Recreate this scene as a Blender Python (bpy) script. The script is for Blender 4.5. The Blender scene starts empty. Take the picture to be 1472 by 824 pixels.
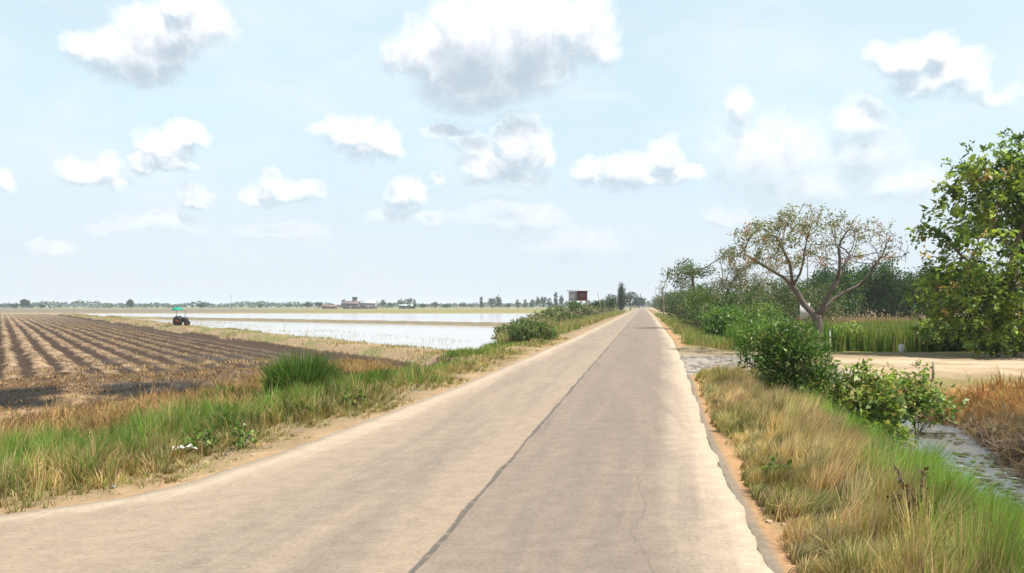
import bpy, math, random
import numpy as np
from mathutils import Vector

rng = np.random.default_rng(7)
random.seed(7)
sc = bpy.context.scene
COL = sc.collection
F = 1051.0          # focal length in photo pixels (1472 wide)
EYE = 1.9           # camera height above the road
HZ = 440.0          # horizon row


def at(u, v, z=0.0):
    d = F * (EYE - z) / (v - HZ)
    return np.array([(u - 736) / F * d, d, z])


def atd(u, d, z=0.0):
    return np.array([(u - 736) / F * d, d, z])


def hz(v, d):
    return EYE + (HZ - v) / F * d


# ------------------------------------------------------------------ helpers
def tag(o, label=None, cat=None, group=None, kind=None):
    if label: o['label'] = label
    if cat: o['category'] = cat
    if group: o['group'] = group
    if kind: o['kind'] = kind
    return o


def empty(name, loc, rz=0.0):
    o = bpy.data.objects.new(name, None)
    COL.objects.link(o)
    o.location = [float(c) for c in loc]
    o.rotation_euler = (0, 0, rz)
    o.empty_display_size = 0.3
    return o


def mesh_np(name, V, faces, mat, parent=None, col=None, smooth=False, attrs=None):
    """faces: list of int arrays (n,3) or (n,4)"""
    V = np.asarray(V, dtype=np.float32)
    me = bpy.data.meshes.new(name)
    me.vertices.add(len(V))
    me.vertices.foreach_set('co', V.ravel())
    loops, tot = [], []
    for f in faces:
        f = np.asarray(f, dtype=np.int32)
        if len(f) == 0: continue
        loops.append(f.ravel())
        tot.append(np.full(len(f), f.shape[1], dtype=np.int32))
    loops = np.concatenate(loops); tot = np.concatenate(tot)
    start = np.concatenate([[0], np.cumsum(tot)[:-1]]).astype(np.int32)
    me.loops.add(len(loops)); me.loops.foreach_set('vertex_index', loops)
    me.polygons.add(len(tot)); me.polygons.foreach_set('loop_start', start)
    try: me.polygons.foreach_set('loop_total', tot)
    except Exception: pass
    if smooth: me.polygons.foreach_set('use_smooth', np.ones(len(tot), dtype=bool))
    if col is not None:
        c = np.ones((len(V), 4), dtype=np.float32); c[:, :3] = col
        a = me.attributes.new('Col', 'FLOAT_COLOR', 'POINT'); a.data.foreach_set('color', c.ravel())
    for k, val in (attrs or {}).items():
        a = me.attributes.new(k, 'FLOAT', 'POINT'); a.data.foreach_set('value', np.asarray(val, dtype=np.float32))
    me.materials.append(mat)
    me.update(calc_edges=True); me.validate()
    o = bpy.data.objects.new(name, me)
    COL.objects.link(o)
    if parent is not None: o.parent = parent
    return o


class MB:
    """collects primitives and links them as one mesh"""
    def __init__(s): s.v = []; s.q = []; s.t = []; s.n = 0
    def add(s, V, Q=(), T=()):
        V = np.asarray(V, float)
        if len(Q): s.q.append(np.asarray(Q, int) + s.n)
        if len(T): s.t.append(np.asarray(T, int) + s.n)
        s.v.append(V); s.n += len(V)
    def box(s, c, d, rz=0, bev=0.0):
        x, y, z = [q / 2 for q in d]
        b = min(bev, x * .9, y * .9)
        prof = [(-x + b, -y), (x - b, -y), (x, -y + b), (x, y - b), (x - b, y), (-x + b, y), (-x, y - b), (-x, -y + b)] if b > 0 else [(-x, -y), (x, -y), (x, y), (-x, y)]
        P = np.array(prof); n = len(P)
        cr, sr = math.cos(rz), math.sin(rz)
        P = P @ np.array([[cr, sr], [-sr, cr]])
        V = np.concatenate([np.c_[P, np.full(n, -z)], np.c_[P, np.full(n, z)], [[0, 0, -z], [0, 0, z]]]) + np.array(c)
        i = np.arange(n); j = (i + 1) % n
        s.add(V, np.c_[i, j, j + n, i + n], np.concatenate([np.c_[j, i, np.full(n, 2 * n)], np.c_[i + n, j + n, np.full(n, 2 * n + 1)]]))
    def tube(s, pts, rad, k=8, caps=True):
        pts = np.asarray(pts, float); m = len(pts)
        rad = np.full(m, rad) if np.isscalar(rad) else np.asarray(rad, float)
        tan = np.gradient(pts, axis=0); tan /= np.linalg.norm(tan, axis=1)[:, None] + 1e-9
        ref = np.array([0.31, 0.87, 0.13]) if abs(tan[0] @ np.array([0.31, 0.87, 0.13])) < .9 else np.array([1., 0, 0])
        a = np.cross(tan, ref); a /= np.linalg.norm(a, axis=1)[:, None] + 1e-9
        b = np.cross(tan, a)
        th = np.arange(k) / k * 2 * math.pi
        V = (pts[:, None] + rad[:, None, None] * (np.cos(th)[None, :, None] * a[:, None] + np.sin(th)[None, :, None] * b[:, None])).reshape(-1, 3)
        i = np.arange(k); j = (i + 1) % k
        Q = np.concatenate([np.c_[r * k + i, r * k + j, (r + 1) * k + j, (r + 1) * k + i] for r in range(m - 1)])
        T = []
        if caps:
            V = np.concatenate([V, pts[:1], pts[-1:]]); n = m * k
            T = np.concatenate([np.c_[j, i, np.full(k, n)], np.c_[(m - 1) * k + i, (m - 1) * k + j, np.full(k, n + 1)]])
        s.add(V, Q, T)
    def torus(s, c, axis, R, r, k=20, q=8):
        c = np.array(c, float); ax = np.array(axis, float); ax /= np.linalg.norm(ax)
        a = np.cross(ax, [0.1, 0.2, 0.97]); a /= np.linalg.norm(a); b = np.cross(ax, a)
        th = np.arange(k) / k * 2 * math.pi; ph = np.arange(q) / q * 2 * math.pi
        rad = np.cos(th)[:, None] * a + np.sin(th)[:, None] * b
        V = (c + rad[:, None] * (R + r * np.cos(ph))[None, :, None] + ax * (r * 1.3 * np.sin(ph))[None, :, None]).reshape(-1, 3)
        I, J = np.meshgrid(np.arange(k), np.arange(q), indexing='ij'); I = I.ravel(); J = J.ravel()
        I2 = (I + 1) % k; J2 = (J + 1) % q
        s.add(V, np.c_[I * q + J, I2 * q + J, I2 * q + J2, I * q + J2])
    def build(s, name, mat, parent=None, smooth=False, col=None):
        return mesh_np(name, np.concatenate(s.v), [np.concatenate(l) for l in (s.q, s.t) if l], mat, parent, smooth=smooth, col=col)


def vnoise(x, y, seed=0):
    x = np.asarray(x, float); y = np.asarray(y, float)
    xi = np.floor(x).astype(np.int64); yi = np.floor(y).astype(np.int64)
    fx = x - xi; fy = y - yi
    fx = fx * fx * (3 - 2 * fx); fy = fy * fy * (3 - 2 * fy)
    def h(a, b):
        n = (a * 374761393 + b * 668265263 + seed * 1442695041) & 0xffffffff
        n = ((n ^ (n >> 13)) * 1274126177) & 0xffffffff
        n = n ^ (n >> 16)
        return (n & 0xffff) / 65535.0
    return (h(xi, yi) * (1 - fx) + h(xi + 1, yi) * fx) * (1 - fy) + (h(xi, yi + 1) * (1 - fx) + h(xi + 1, yi + 1) * fx) * fy


def fbm(x, y, seed=0, o=4):
    r = 0; a = .5; t = 0
    for i in range(o):
        r = r + a * vnoise(np.asarray(x) * 2 ** i, np.asarray(y) * 2 ** i, seed + i * 17); t += a; a *= .5
    return r / t


def ss(x, a, b):
    t = np.clip((np.asarray(x, float) - a) / (b - a), 0, 1)
    return t * t * (3 - 2 * t)


def lerp(a, b, t): return a + (b - a) * t


# ------------------------------------------------------------------ materials
def new_mat(name):
    m = bpy.data.materials.new(name); m.use_nodes = True
    nt = m.node_tree; nt.nodes.clear()
    out = nt.nodes.new('ShaderNodeOutputMaterial')
    return m, nt, out


def N(nt, t, **kw):
    n = nt.nodes.new(t)
    for k, v in kw.items():
        if k.startswith('i_'):
            key = k[2:]
            n.inputs[int(key) if key.isdigit() else key.replace('_', ' ')].default_value = v
        else: setattr(n, k, v)
    return n


def math_n(nt, op, a, b=None, c=None, clamp=False):
    n = nt.nodes.new('ShaderNodeMath'); n.operation = op; n.use_clamp = clamp
    for i, x in enumerate((a, b, c)):
        if x is None: continue
        if isinstance(x, (int, float)): n.inputs[i].default_value = x
        else: nt.links.new(x, n.inputs[i])
    return n.outputs[0]


def mixc(nt, fac, a, b, blend='MIX'):
    n = nt.nodes.new('ShaderNodeMix'); n.data_type = 'RGBA'; n.blend_type = blend
    for i, x in ((0, fac), (6, a), (7, b)):
        if isinstance(x, (int, float)): n.inputs[i].default_value = x
        elif isinstance(x, tuple): n.inputs[i].default_value = (*x, 1)
        else: nt.links.new(x, n.inputs[i])
    return n.outputs[2]


def ramp(nt, x, lo, hi):
    n = nt.nodes.new('ShaderNodeMapRange'); n.interpolation_type = 'SMOOTHSTEP'
    nt.links.new(x, n.inputs[0]); n.inputs[1].default_value = lo; n.inputs[2].default_value = hi
    return n.outputs[0]


def noise_n(nt, vec, scale, detail=4, rough=.55, dist=0.0):
    n = nt.nodes.new('ShaderNodeTexNoise'); n.inputs['Scale'].default_value = scale
    n.inputs['Detail'].default_value = detail; n.inputs['Roughness'].default_value = rough
    n.inputs['Distortion'].default_value = dist
    if vec is not None: nt.links.new(vec, n.inputs['Vector'])
    return n.outputs['Fac']


def plain(name, c, rough=.7, metal=0.0, spec=.3, var=.18, scale=6.0, bump=0.0):
    m, nt, out = new_mat(name)
    p = N(nt, 'ShaderNodeBsdfPrincipled'); p.inputs['Roughness'].default_value = rough
    p.inputs['Metallic'].default_value = metal; p.inputs['Specular IOR Level'].default_value = spec
    co = N(nt, 'ShaderNodeTexCoord').outputs['Object']
    f = noise_n(nt, co, scale, 5)
    cc = mixc(nt, f, tuple(x * (1 - var) for x in c), tuple(min(1, x * (1 + var)) for x in c))
    nt.links.new(cc, p.inputs['Base Color'])
    if bump:
        b = N(nt, 'ShaderNodeBump'); b.inputs['Strength'].default_value = bump; b.inputs['Distance'].default_value = .02
        nt.links.new(noise_n(nt, co, scale * 4, 5), b.inputs['Height']); nt.links.new(b.outputs[0], p.inputs['Normal'])
    nt.links.new(p.outputs[0], out.inputs[0])
    return m


def veg_mat(name, trans=.35, rough=.6, spec=.25):
    m, nt, out = new_mat(name)
    a = N(nt, 'ShaderNodeAttribute', attribute_name='Col').outputs['Color']
    p = N(nt, 'ShaderNodeBsdfPrincipled'); p.inputs['Roughness'].default_value = rough
    p.inputs['Specular IOR Level'].default_value = spec
    t = N(nt, 'ShaderNodeBsdfTranslucent')
    nt.links.new(a, p.inputs['Base Color'])
    nt.links.new(mixc(nt, 1.0, a, (1.25, 1.2, .7), 'MULTIPLY'), t.inputs['Color'])
    mx = N(nt, 'ShaderNodeMixShader'); mx.inputs[0].default_value = trans
    nt.links.new(p.outputs[0], mx.inputs[1]); nt.links.new(t.outputs[0], mx.inputs[2])
    nt.links.new(mx.outputs[0], out.inputs[0])
    return m


def ground_mat(name, bumpd=.03):
    m, nt, out = new_mat(name)
    a = N(nt, 'ShaderNodeAttribute', attribute_name='Col').outputs['Color']
    co = N(nt, 'ShaderNodeTexCoord').outputs['Object']
    n1 = noise_n(nt, co, 1.6, 8, .65); n2 = noise_n(nt, co, 14, 5, .6)
    k = math_n(nt, 'MULTIPLY_ADD', math_n(nt, 'MULTIPLY_ADD', n1, .6, math_n(nt, 'MULTIPLY', n2, .5)), 1.3, .28)
    comb = N(nt, 'ShaderNodeCombineXYZ')
    for i in range(3): nt.links.new(k, comb.inputs[i])
    c = mixc(nt, 1.0, a, comb.outputs[0], 'MULTIPLY')
    p = N(nt, 'ShaderNodeBsdfPrincipled'); p.inputs['Roughness'].default_value = .95
    p.inputs['Specular IOR Level'].default_value = .1
    nt.links.new(c, p.inputs['Base Color'])
    b = N(nt, 'ShaderNodeBump'); b.inputs['Strength'].default_value = .7; b.inputs['Distance'].default_value = bumpd
    nt.links.new(math_n(nt, 'ADD', n1, math_n(nt, 'MULTIPLY', n2, .5)), b.inputs['Height']); nt.links.new(b.outputs[0], p.inputs['Normal'])
    nt.links.new(p.outputs[0], out.inputs[0])
    return m


M_ground = ground_mat('ground')
M_leaf = veg_mat('leaf', .38, .45, .35)
M_grass = veg_mat('grass_blade', .42, .7, .12)
M_far = veg_mat('far_foliage', .2, .8, .1)
M_bark = plain('bark', (.2, .15, .11), .9, var=.35, scale=9, bump=.5)
M_bark_pale = plain('pale_bark', (.105, .086, .075), .9, var=.3, scale=7, bump=.5)
M_wood = plain('weathered_wood', (.25, .19, .14), .85, var=.3, scale=12)
M_conc = plain('pole_concrete', (.2, .19, .18), .85, var=.12)
M_white = plain('white_paint', (.6, .59, .56), .6, var=.08)
M_dark = plain('dark_iron', (.03, .03, .03), .5, spec=.4)
M_rubber = plain('rubber', (.02, .02, .02), .8)
M_red = plain('faded_red_paint', (.35, .03, .03), .45)
M_darkred = plain('worn_dark_red_paint', (.09, .02, .018), .6)
M_green = plain('green_canopy_cloth', (.0, .22, .14), .6, var=.12)
M_maroon = plain('maroon_boards', (.11, .012, .02), .7, var=.2)
M_tin = plain('tin_roof', (.42, .43, .44), .5, metal=.2, var=.15, scale=2)
M_wall = plain('pale_wall', (.42, .41, .39), .85, var=.12, scale=2)
M_darkwall = plain('dark_plank_wall', (.09, .08, .085), .85, var=.25, scale=3)
M_rust = plain('rust_wall', (.22, .12, .1), .85, var=.2, scale=2)
M_pane = plain('window_glass', (.03, .04, .05), .1, spec=.5)
M_plastic = plain('white_plastic', (.8, .8, .8), .4, var=.05)


def water_mat(name, c, rough, bump, scale, spec=.5):
    m, nt, out = new_mat(name)
    p = N(nt, 'ShaderNodeBsdfPrincipled')
    p.inputs['Roughness'].default_value = rough; p.inputs['IOR'].default_value = 1.333
    p.inputs['Specular IOR Level'].default_value = spec
    co = N(nt, 'ShaderNodeTexCoord').outputs['Object']
    n1 = noise_n(nt, co, .05, 4)
    nt.links.new(mixc(nt, n1, tuple(x * .85 for x in c), tuple(min(1, x * 1.1) for x in c)), p.inputs['Base Color'])
    b = N(nt, 'ShaderNodeBump'); b.inputs['Strength'].default_value = bump; b.inputs['Distance'].default_value = .02
    nt.links.new(noise_n(nt, co, scale, 3), b.inputs['Height']); nt.links.new(b.outputs[0], p.inputs['Normal'])
    nt.links.new(p.outputs[0], out.inputs[0])
    return m


M_water = water_mat('paddy_water', (.34, .325, .31), .12, .12, 2.5)
M_ditchw = water_mat('ditch_water', (.13, .15, .17), .05, .12, 6)

# ------------------------------------------------------------------ road edges
LEFT = np.array([(-60, -24), (-14, .5), (-9, 3.6), (-6.2, 5.6), (-4.66, 6.66), (-3.84, 7.26), (-3.45, 7.99), (-2.98, 9.5), (-2.5, 11.75),
                 (-1.4, 16.6), (.03, 24.06), (3.3, 41.6), (19.7, 133), (211, 1200)])
RIGHT = np.array([(-5, -30), (.9, 0), (1.85, 5.2), (2.04, 6.24), (2.41, 8.32), (3.2, 12.5), (4.6, 19), (8.8, 39.9), (21.9, 111), (218, 1200)])
JOINT0, JSL = -1.65, .18


def polydist(x, y, P):
    best = np.full(np.shape(x), 1e9)
    for (x0, y0), (x1, y1) in zip(P[:-1], P[1:]):
        dx, dy = x1 - x0, y1 - y0
        t = np.clip(((x - x0) * dx + (y - y0) * dy) / (dx * dx + dy * dy), 0, 1)
        best = np.minimum(best, (x - x0 - t * dx) ** 2 + (y - y0 - t * dy) ** 2)
    return np.sqrt(best)


def XL(y): return np.interp(y, LEFT[:, 1], LEFT[:, 0])
def XR(y): return np.interp(y, RIGHT[:, 1], RIGHT[:, 0])
def sL(x, y): return polydist(x, y, LEFT) * np.where(x < XL(y), 1, -1)
def sR(x, y): return polydist(x, y, RIGHT) * np.where(x > XR(y), 1, -1)


BD = np.array([-.573, .819]); BN = np.array([.819, .573]); BO = np.array([18.8, 0.0])
def ab(x, y):
    px, py = x - BO[0], y - BO[1]
    return px * BD[0] + py * BD[1], px * BN[0] + py * BN[1]
def from_ab(a, b):
    return BO[0] + a * BD[0] + b * BN[0], BO[1] + a * BD[1] + b * BN[1]


CB0 = np.array([-62., 134.]); CBd = np.array([61.5, -44.5]); CBd /= np.linalg.norm(CBd); CBn = np.array([-CBd[1], CBd[0]])


def track_mask(x, y):
    s = sR(x, y)
    n = fbm(x * .5, y * .5, 91) - .5
    lo = 20.6 + 1.2 * n - .12 * np.clip(x - 12, 0, 30) * .6
    hi = 30.3 + 2 * n + 4.5 * ss(s, 5, 0)
    return ss(y, lo - .5, lo + .5) * ss(y, hi + .6, hi - .6) * (s > -.2)


RP_S = np.array([-1, 0, .5, 2.0, 3.5, 4.1, 5.9, 6.4, 7.2, 9, 60])
RP_Z = np.array([-.06, -.05, -.05, -.40, -1.04, -1.4, -1.42, -1.02, -.58, -.34, -.3])


def H(x, y):
    l = sL(x, y); r = sR(x, y)
    n = fbm(x * .7, y * .7, 5) - .5
    nb = fbm(x * .12, y * .12, 55) - .5
    a, b = ab(x, y)
    # far left ground
    h = np.full(np.shape(x), -.64)
    h = np.where((b < -3.0) & (a > 42), -.85, h)
    h = np.where((b < -.6) & (b > -3.2) & (a > 36), -.8, h)
    edge = -.5 + .088 * (y - 50) + nb * 3
    bb = b + nb * 2.2
    bund = ss(bb, -.3, .5) * ss(bb, 3.5, 2.5)
    inw = ss(bb, 2.5, 3.4) * ss(x, edge + .8, edge - .8) * ss(y, 229 + nb * 6, 227 + nb * 6)
    strip = (bb > 0) & (x > edge - .8)
    h = np.where(strip, -.3 + .25 * nb, h)
    h = np.where(y > 229 + nb * 6, -.3, h)
    h = lerp(h, -.3 + .1 * nb, bund)
    h = lerp(h, -.9, inw)
    cb = (x - CB0[0]) * CBn[0] + (y - CB0[1]) * CBn[1]
    h = np.maximum(h, np.where((b > 2.6) & (y < 229), lerp(-.9, -.16 + .12 * n, ss(np.abs(cb + nb * 2), 3.4, 2.0)), -9))
    hl = lerp(-.04, h, ss(l, .6, 5.2)) + n * .16 * ss(l, .2, 1.5) * (1 - inw)
    # right
    ditch = np.interp(r + .5 * ss(y, 15.5, 11) * (r > 4) - .35 * ss(y, 15, 18) * (r > 4.5) + nb * .8 * (r > 3.5), RP_S, RP_Z)
    k = ss(y + n * 2, 18.6, 21.2)
    lev = lerp(-.05, -.1, ss(r, 0, 5)) + lerp(0, -.22, ss(y, 31, 36) * ss(r, .8, 3.5))
    hr = lerp(ditch, lev, k) + n * .14 * ss(r, .3, 1.2) * (1 - .7 * track_mask(x, y))
    hh = np.where(l > 0, hl, np.where(r > 0, hr, -.09))
    return hh


def mixcol(c, new, t):
    return c + (np.array(new) - c) * np.asarray(t)[:, None]


def burnt_mask(x, y):
    a, b = ab(x, y)
    q = (fbm(x * .9, y * .9, 12) - .5) * 2.4
    k = ss(a + q, 32.0, 33.0) * ss(a + q, 38.2, 37.2)
    return k * (ss(b + q, -20, -19) * ss(b + q, -13.6, -14.4) + ss(b + q, -13.1, -12.5) * ss(b + q, -9.8, -10.6) + .7 * ss(b + q, -8.6, -7.8) * ss(b + q, -5.5, -6.5))


def ground_color(x, y):
    n = len(x)
    l = sL(x, y); r = sR(x, y); a, b = ab(x, y)
    n1 = fbm(x * .4, y * .4, 31); n2 = fbm(x * 1.7, y * 1.7, 77); nb = fbm(x * .12, y * .12, 55) - .5
    c = np.tile(np.array([.17, .14, .06]), (n, 1))
    L = l > 0
    # far plain: dry olive
    far = mixcol(c, (.2, .17, .09), n1)
    c = np.where(L[:, None] & ((l > 6)[:, None]), far, c)
    # left field soil and straw
    fld = L & (b < .2) & (l > 4)
    straw = mixcol(np.tile(np.array([.085, .055, .038]), (n, 1)), (.25, .165, .092), ss(n2 + (n1 - .5) * .5, .38, .66))
    c = np.where(fld[:, None], straw, c)
    burnt = burnt_mask(x, y) * fld
    c = mixcol(c, (.012, .011, .010), burnt * .95)
    mot = ss(n2 + (n1 - .5) * .5, .42, .6) * ss(a, 34, 37) * ss(a, 52, 46) * ss(b, -14, -11) * fld
    c = mixcol(c, (.05, .042, .038), mot * .85)
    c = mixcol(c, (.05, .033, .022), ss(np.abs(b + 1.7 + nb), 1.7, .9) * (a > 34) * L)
    bund = ss(b + nb * 2.2, -.7, .0) * ss(b + nb * 2.2, 3.9, 3.3) * L * ss(l, 3, 6)
    bc = mixcol(np.tile(np.array([.235, .165, .1]), (n, 1)), (.15, .14, .06), ss(n1, .45, .7))
    c = np.where((bund > .5)[:, None], bc, c)
    cb = (x - CB0[0]) * CBn[0] + (y - CB0[1]) * CBn[1]
    c = np.where((L & (np.abs(cb) < 4) & (b > 8) & (y < 225))[:, None], np.array([.16, .13, .085]), c)
    rice = L & (y > 229 + nb * 6) & (y < 640 + 80 * nb)
    rc = mixcol(np.tile(np.array([.15, .14, .05]), (n, 1)), (.19, .165, .075), fbm(x * .02, y * .05, 8))
    rc = mixcol(rc, (.14, .12, .085), ss(x + .3 * y, 40, -60))
    c = np.where(rice[:, None], rc, c)
    c = np.where((L & (y > 226) & (y < 236 + nb * 8))[:, None], np.array([.24, .19, .12]), c)
    c = mixcol(c, (.2, .145, .085), ss(l + (n1 - .5) * 2, 3.2, 1.6) * L)
    c = mixcol(c, (.26, .175, .1), ss(l + (n1 - .5) * 1.4 + (n2 - .5) * .8, .85, .25) * L)
    # right
    R = r > 0
    rz = R & (r > 6.6) & (y < 19.8)
    c = np.where(rz[:, None], mixcol(np.tile(np.array([.3, .17, .07]), (n, 1)), (.12, .1, .05), ss(n1, .5, .7)), c)
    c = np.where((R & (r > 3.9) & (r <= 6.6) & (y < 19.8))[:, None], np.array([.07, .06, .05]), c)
    bk = R & (y > 33) & (r > 3)
    c = np.where(bk[:, None], mixcol(np.tile(np.array([.15, .14, .05]), (n, 1)), (.3, .21, .12), ss(y, 45, 55)), c)
    tm = track_mask(x, y)
    sand = mixcol(np.tile(np.array([.37, .275, .185]), (n, 1)), (.3, .215, .14), n2)
    grav = mixcol(np.tile(np.array([.25, .215, .18]), (n, 1)), (.11, .095, .08), ss(fbm(x * 6, y * 6, 29), .35, .65))
    ym = y - .25 * (n1 - .5) + .05 * np.clip(x - 12, 0, 30)
    rut = np.maximum(np.exp(-((ym - 24.6) / .45) ** 2), np.exp(-((ym - 26.3) / .45) ** 2)) * ss(n2, .2, .5)
    sand = mixcol(sand, (.43, .335, .235), rut * .8)
    sand = mixcol(sand, (.2, .15, .085), ss(n1 + .35 * np.abs(ym - 25.4) / 5, .62, .78) * .8)
    g = ss(r + (n1 - .5) * 3.5 + (n2 - .5) * 1.5, 5.6, 3.4) * ss(y + (n1 - .5) * 2, 30.5, 28)
    trc = sand + (grav - sand) * g[:, None]
    c = c + (trc - c) * tm[:, None]
    c = mixcol(c, (.17, .14, .12), R * ss(r + (n2 - .5) * .2, .16, .1) * (1 - tm) * .8)
    c = mixcol(c, (.3, .175, .09), R * ss(r, .05, .18) * ss(r + (n2 - .5) * .9 + (n1 - .5) * .6, .7, .35) * (1 - tm))
    c = np.where(((l <= 0) & (r <= 0))[:, None], np.array([.3, .22, .14]), c)
    return np.clip(c, .004, 1)


# ------------------------------------------------------------------ ground sheet (log-polar, reaches the horizon)
def build_ground():
    r = np.concatenate([[0.05], np.geomspace(.6, 3600, 430)])
    th = np.concatenate([np.linspace(-.75, .75, 900), np.linspace(.75, 2 * math.pi - .75, 160)[1:-1]])
    R_, T_ = np.meshgrid(r, th, indexing='ij')
    x = (R_ * np.sin(T_)).ravel(); y = (R_ * np.cos(T_)).ravel()
    z = H(x, y)
    far = np.hypot(x, y) > 700
    z = np.where(far, -.3, z)
    V = np.c_[x, y, z]
    nr, nth = len(r), len(th)
    I, J = np.meshgrid(np.arange(nr - 1), np.arange(nth), indexing='ij'); I = I.ravel(); J = J.ravel(); J2 = (J + 1) % nth
    Q = np.c_[I * nth + J, (I + 1) * nth + J, (I + 1) * nth + J2, I * nth + J2][:, ::-1]
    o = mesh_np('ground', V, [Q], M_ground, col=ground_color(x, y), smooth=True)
    tag(o, kind='structure')


build_ground()


# ------------------------------------------------------------------ concrete road
def road_mat():
    m, nt, out = new_mat('road_concrete')
    A = lambda n: N(nt, 'ShaderNodeAttribute', attribute_name=n).outputs['Fac']
    ac, al, ed = A('across'), A('along'), A('edge')
    cv = N(nt, 'ShaderNodeCombineXYZ'); nt.links.new(ac, cv.inputs[0]); nt.links.new(al, cv.inputs[1])
    co = cv.outputs[0]
    st = N(nt, 'ShaderNodeVectorMath', operation='MULTIPLY'); nt.links.new(co, st.inputs[0]); st.inputs[1].default_value = (1.0, .07, 1)
    st2 = N(nt, 'ShaderNodeVectorMath', operation='MULTIPLY'); nt.links.new(co, st2.inputs[0]); st2.inputs[1].default_value = (.35, 5.0, 1)
    big = noise_n(nt, co, .45, 6, .6); fine = noise_n(nt, co, 26, 5, .7); streak = noise_n(nt, st.outputs[0], 2.6, 6, .6, .6)
    broom = noise_n(nt, st2.outputs[0], 6, 3, .6)
    right = ramp(nt, ac, -.06, .06)
    base = mixc(nt, right, (.238, .181, .133), (.184, .14, .109))
    # worn greyer middle of each lane
    lc = math_n(nt, 'ABSOLUTE', math_n(nt, 'SUBTRACT', math_n(nt, 'ABSOLUTE', ac), 1.15))
    worn = math_n(nt, 'MULTIPLY', ramp(nt, lc, 1.25, .2), ramp(nt, streak, .3, .75))
    c = mixc(nt, math_n(nt, 'MULTIPLY', worn, .55), base, (.13, .106, .09))
    c = mixc(nt, math_n(nt, 'MULTIPLY', ramp(nt, noise_n(nt, st.outputs[0], 1.1, 6, .6), .45, .75), .35), c, (.12, .1, .086))
    c = mixc(nt, math_n(nt, 'MULTIPLY', ramp(nt, big, .46, .25), .4), c, (.27, .215, .162))
    # dust along the outer edges
    edn = math_n(nt, 'MULTIPLY_ADD', math_n(nt, 'SUBTRACT', streak, .5), .9, ed)
    c = mixc(nt, math_n(nt, 'MULTIPLY', ramp(nt, edn, .8, .05), .75), c, (.38, .3, .22))
    # grain, broom lines, dark specks
    g = math_n(nt, 'MULTIPLY_ADD', fine, .85, math_n(nt, 'MULTIPLY_ADD', broom, .26, math_n(nt, 'MULTIPLY_ADD', noise_n(nt, co, 4.5, 6, .7), .7, .09)))
    cg = N(nt, 'ShaderNodeCombineXYZ')
    for i in range(3): nt.links.new(g, cg.inputs[i])
    c = mixc(nt, 1.0, c, cg.outputs[0], 'MULTIPLY')
    spk = noise_n(nt, co, 3.3, 8, .75)
    c = mixc(nt, math_n(nt, 'MULTIPLY', ramp(nt, spk, .66, .74), .55), c, (.1, .085, .07))
    # oily drips by the joint
    dx = math_n(nt, 'ABSOLUTE', math_n(nt, 'SUBTRACT', ac, .25)); 
    blot = math_n(nt, 'MULTIPLY', ramp(nt, dx, .75, .1), ramp(nt, noise_n(nt, st.outputs[0], 1.7, 6, .6), .52, .66))
    c = mixc(nt, math_n(nt, 'MULTIPLY', blot, .6), c, (.1, .09, .085))
    # longitudinal sealed joint with uneven width
    wob = math_n(nt, 'MULTIPLY', math_n(nt, 'SUBTRACT', noise_n(nt, co, .9, 4), .5), .10)
    jd = math_n(nt, 'ABSOLUTE', math_n(nt, 'ADD', ac, wob))
    jw = math_n(nt, 'MULTIPLY_ADD', noise_n(nt, co, .55, 4), .085, -.024)
    jm = ramp(nt, math_n(nt, 'SUBTRACT', jd, jw), .016, -.004)
    c = mixc(nt, math_n(nt, 'MULTIPLY', math_n(nt, 'MULTIPLY', jm, .82), ramp(nt, noise_n(nt, co, 7, 4), .25, .5)), c, (.07, .063, .056))
    # transverse joints every 10 m
    fr = math_n(nt, 'FRACT', math_n(nt, 'DIVIDE', math_n(nt, 'ADD', math_n(nt, 'ADD', al, math_n(nt, 'MULTIPLY', wob, 1.6)), 92.7), 10.0))
    tj = ramp(nt, math_n(nt, 'ABSOLUTE', math_n(nt, 'SUBTRACT', fr, .5)), .0034, .0012)
    tj = math_n(nt, 'MULTIPLY', tj, ramp(nt, noise_n(nt, co, .7, 3), .38, .55))
    c = mixc(nt, math_n(nt, 'MULTIPLY', tj, .5), c, (.1, .088, .075))
    # one wandering hair crack in the right lane
    cw = math_n(nt, 'MULTIPLY', math_n(nt, 'SUBTRACT', noise_n(nt, al, .35, 5), .5), .9)
    cd = math_n(nt, 'ABSOLUTE', math_n(nt, 'SUBTRACT', math_n(nt, 'ADD', ac, cw), 1.62))
    cm = math_n(nt, 'MULTIPLY', ramp(nt, cd, .016, .004), math_n(nt, 'MULTIPLY', ramp(nt, al, 9.5, 8.0), .3))
    c = mixc(nt, cm, c, (.09, .075, .06))
    p = N(nt, 'ShaderNodeBsdfPrincipled'); p.inputs['Roughness'].default_value = .88; p.inputs['Specular IOR Level'].default_value = .2
    nt.links.new(c, p.inputs['Base Color'])
    b = N(nt, 'ShaderNodeBump'); b.inputs['Strength'].default_value = .45; b.inputs['Distance'].default_value = .012
    hh = math_n(nt, 'SUBTRACT', math_n(nt, 'ADD', fine, math_n(nt, 'MULTIPLY', broom, .35)), math_n(nt, 'MULTIPLY', math_n(nt, 'ADD', jm, tj), 1.4))
    nt.links.new(hh, b.inputs['Height']); nt.links.new(b.outputs[0], p.inputs['Normal'])
    nt.links.new(p.outputs[0], out.inputs[0])
    return m


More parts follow.
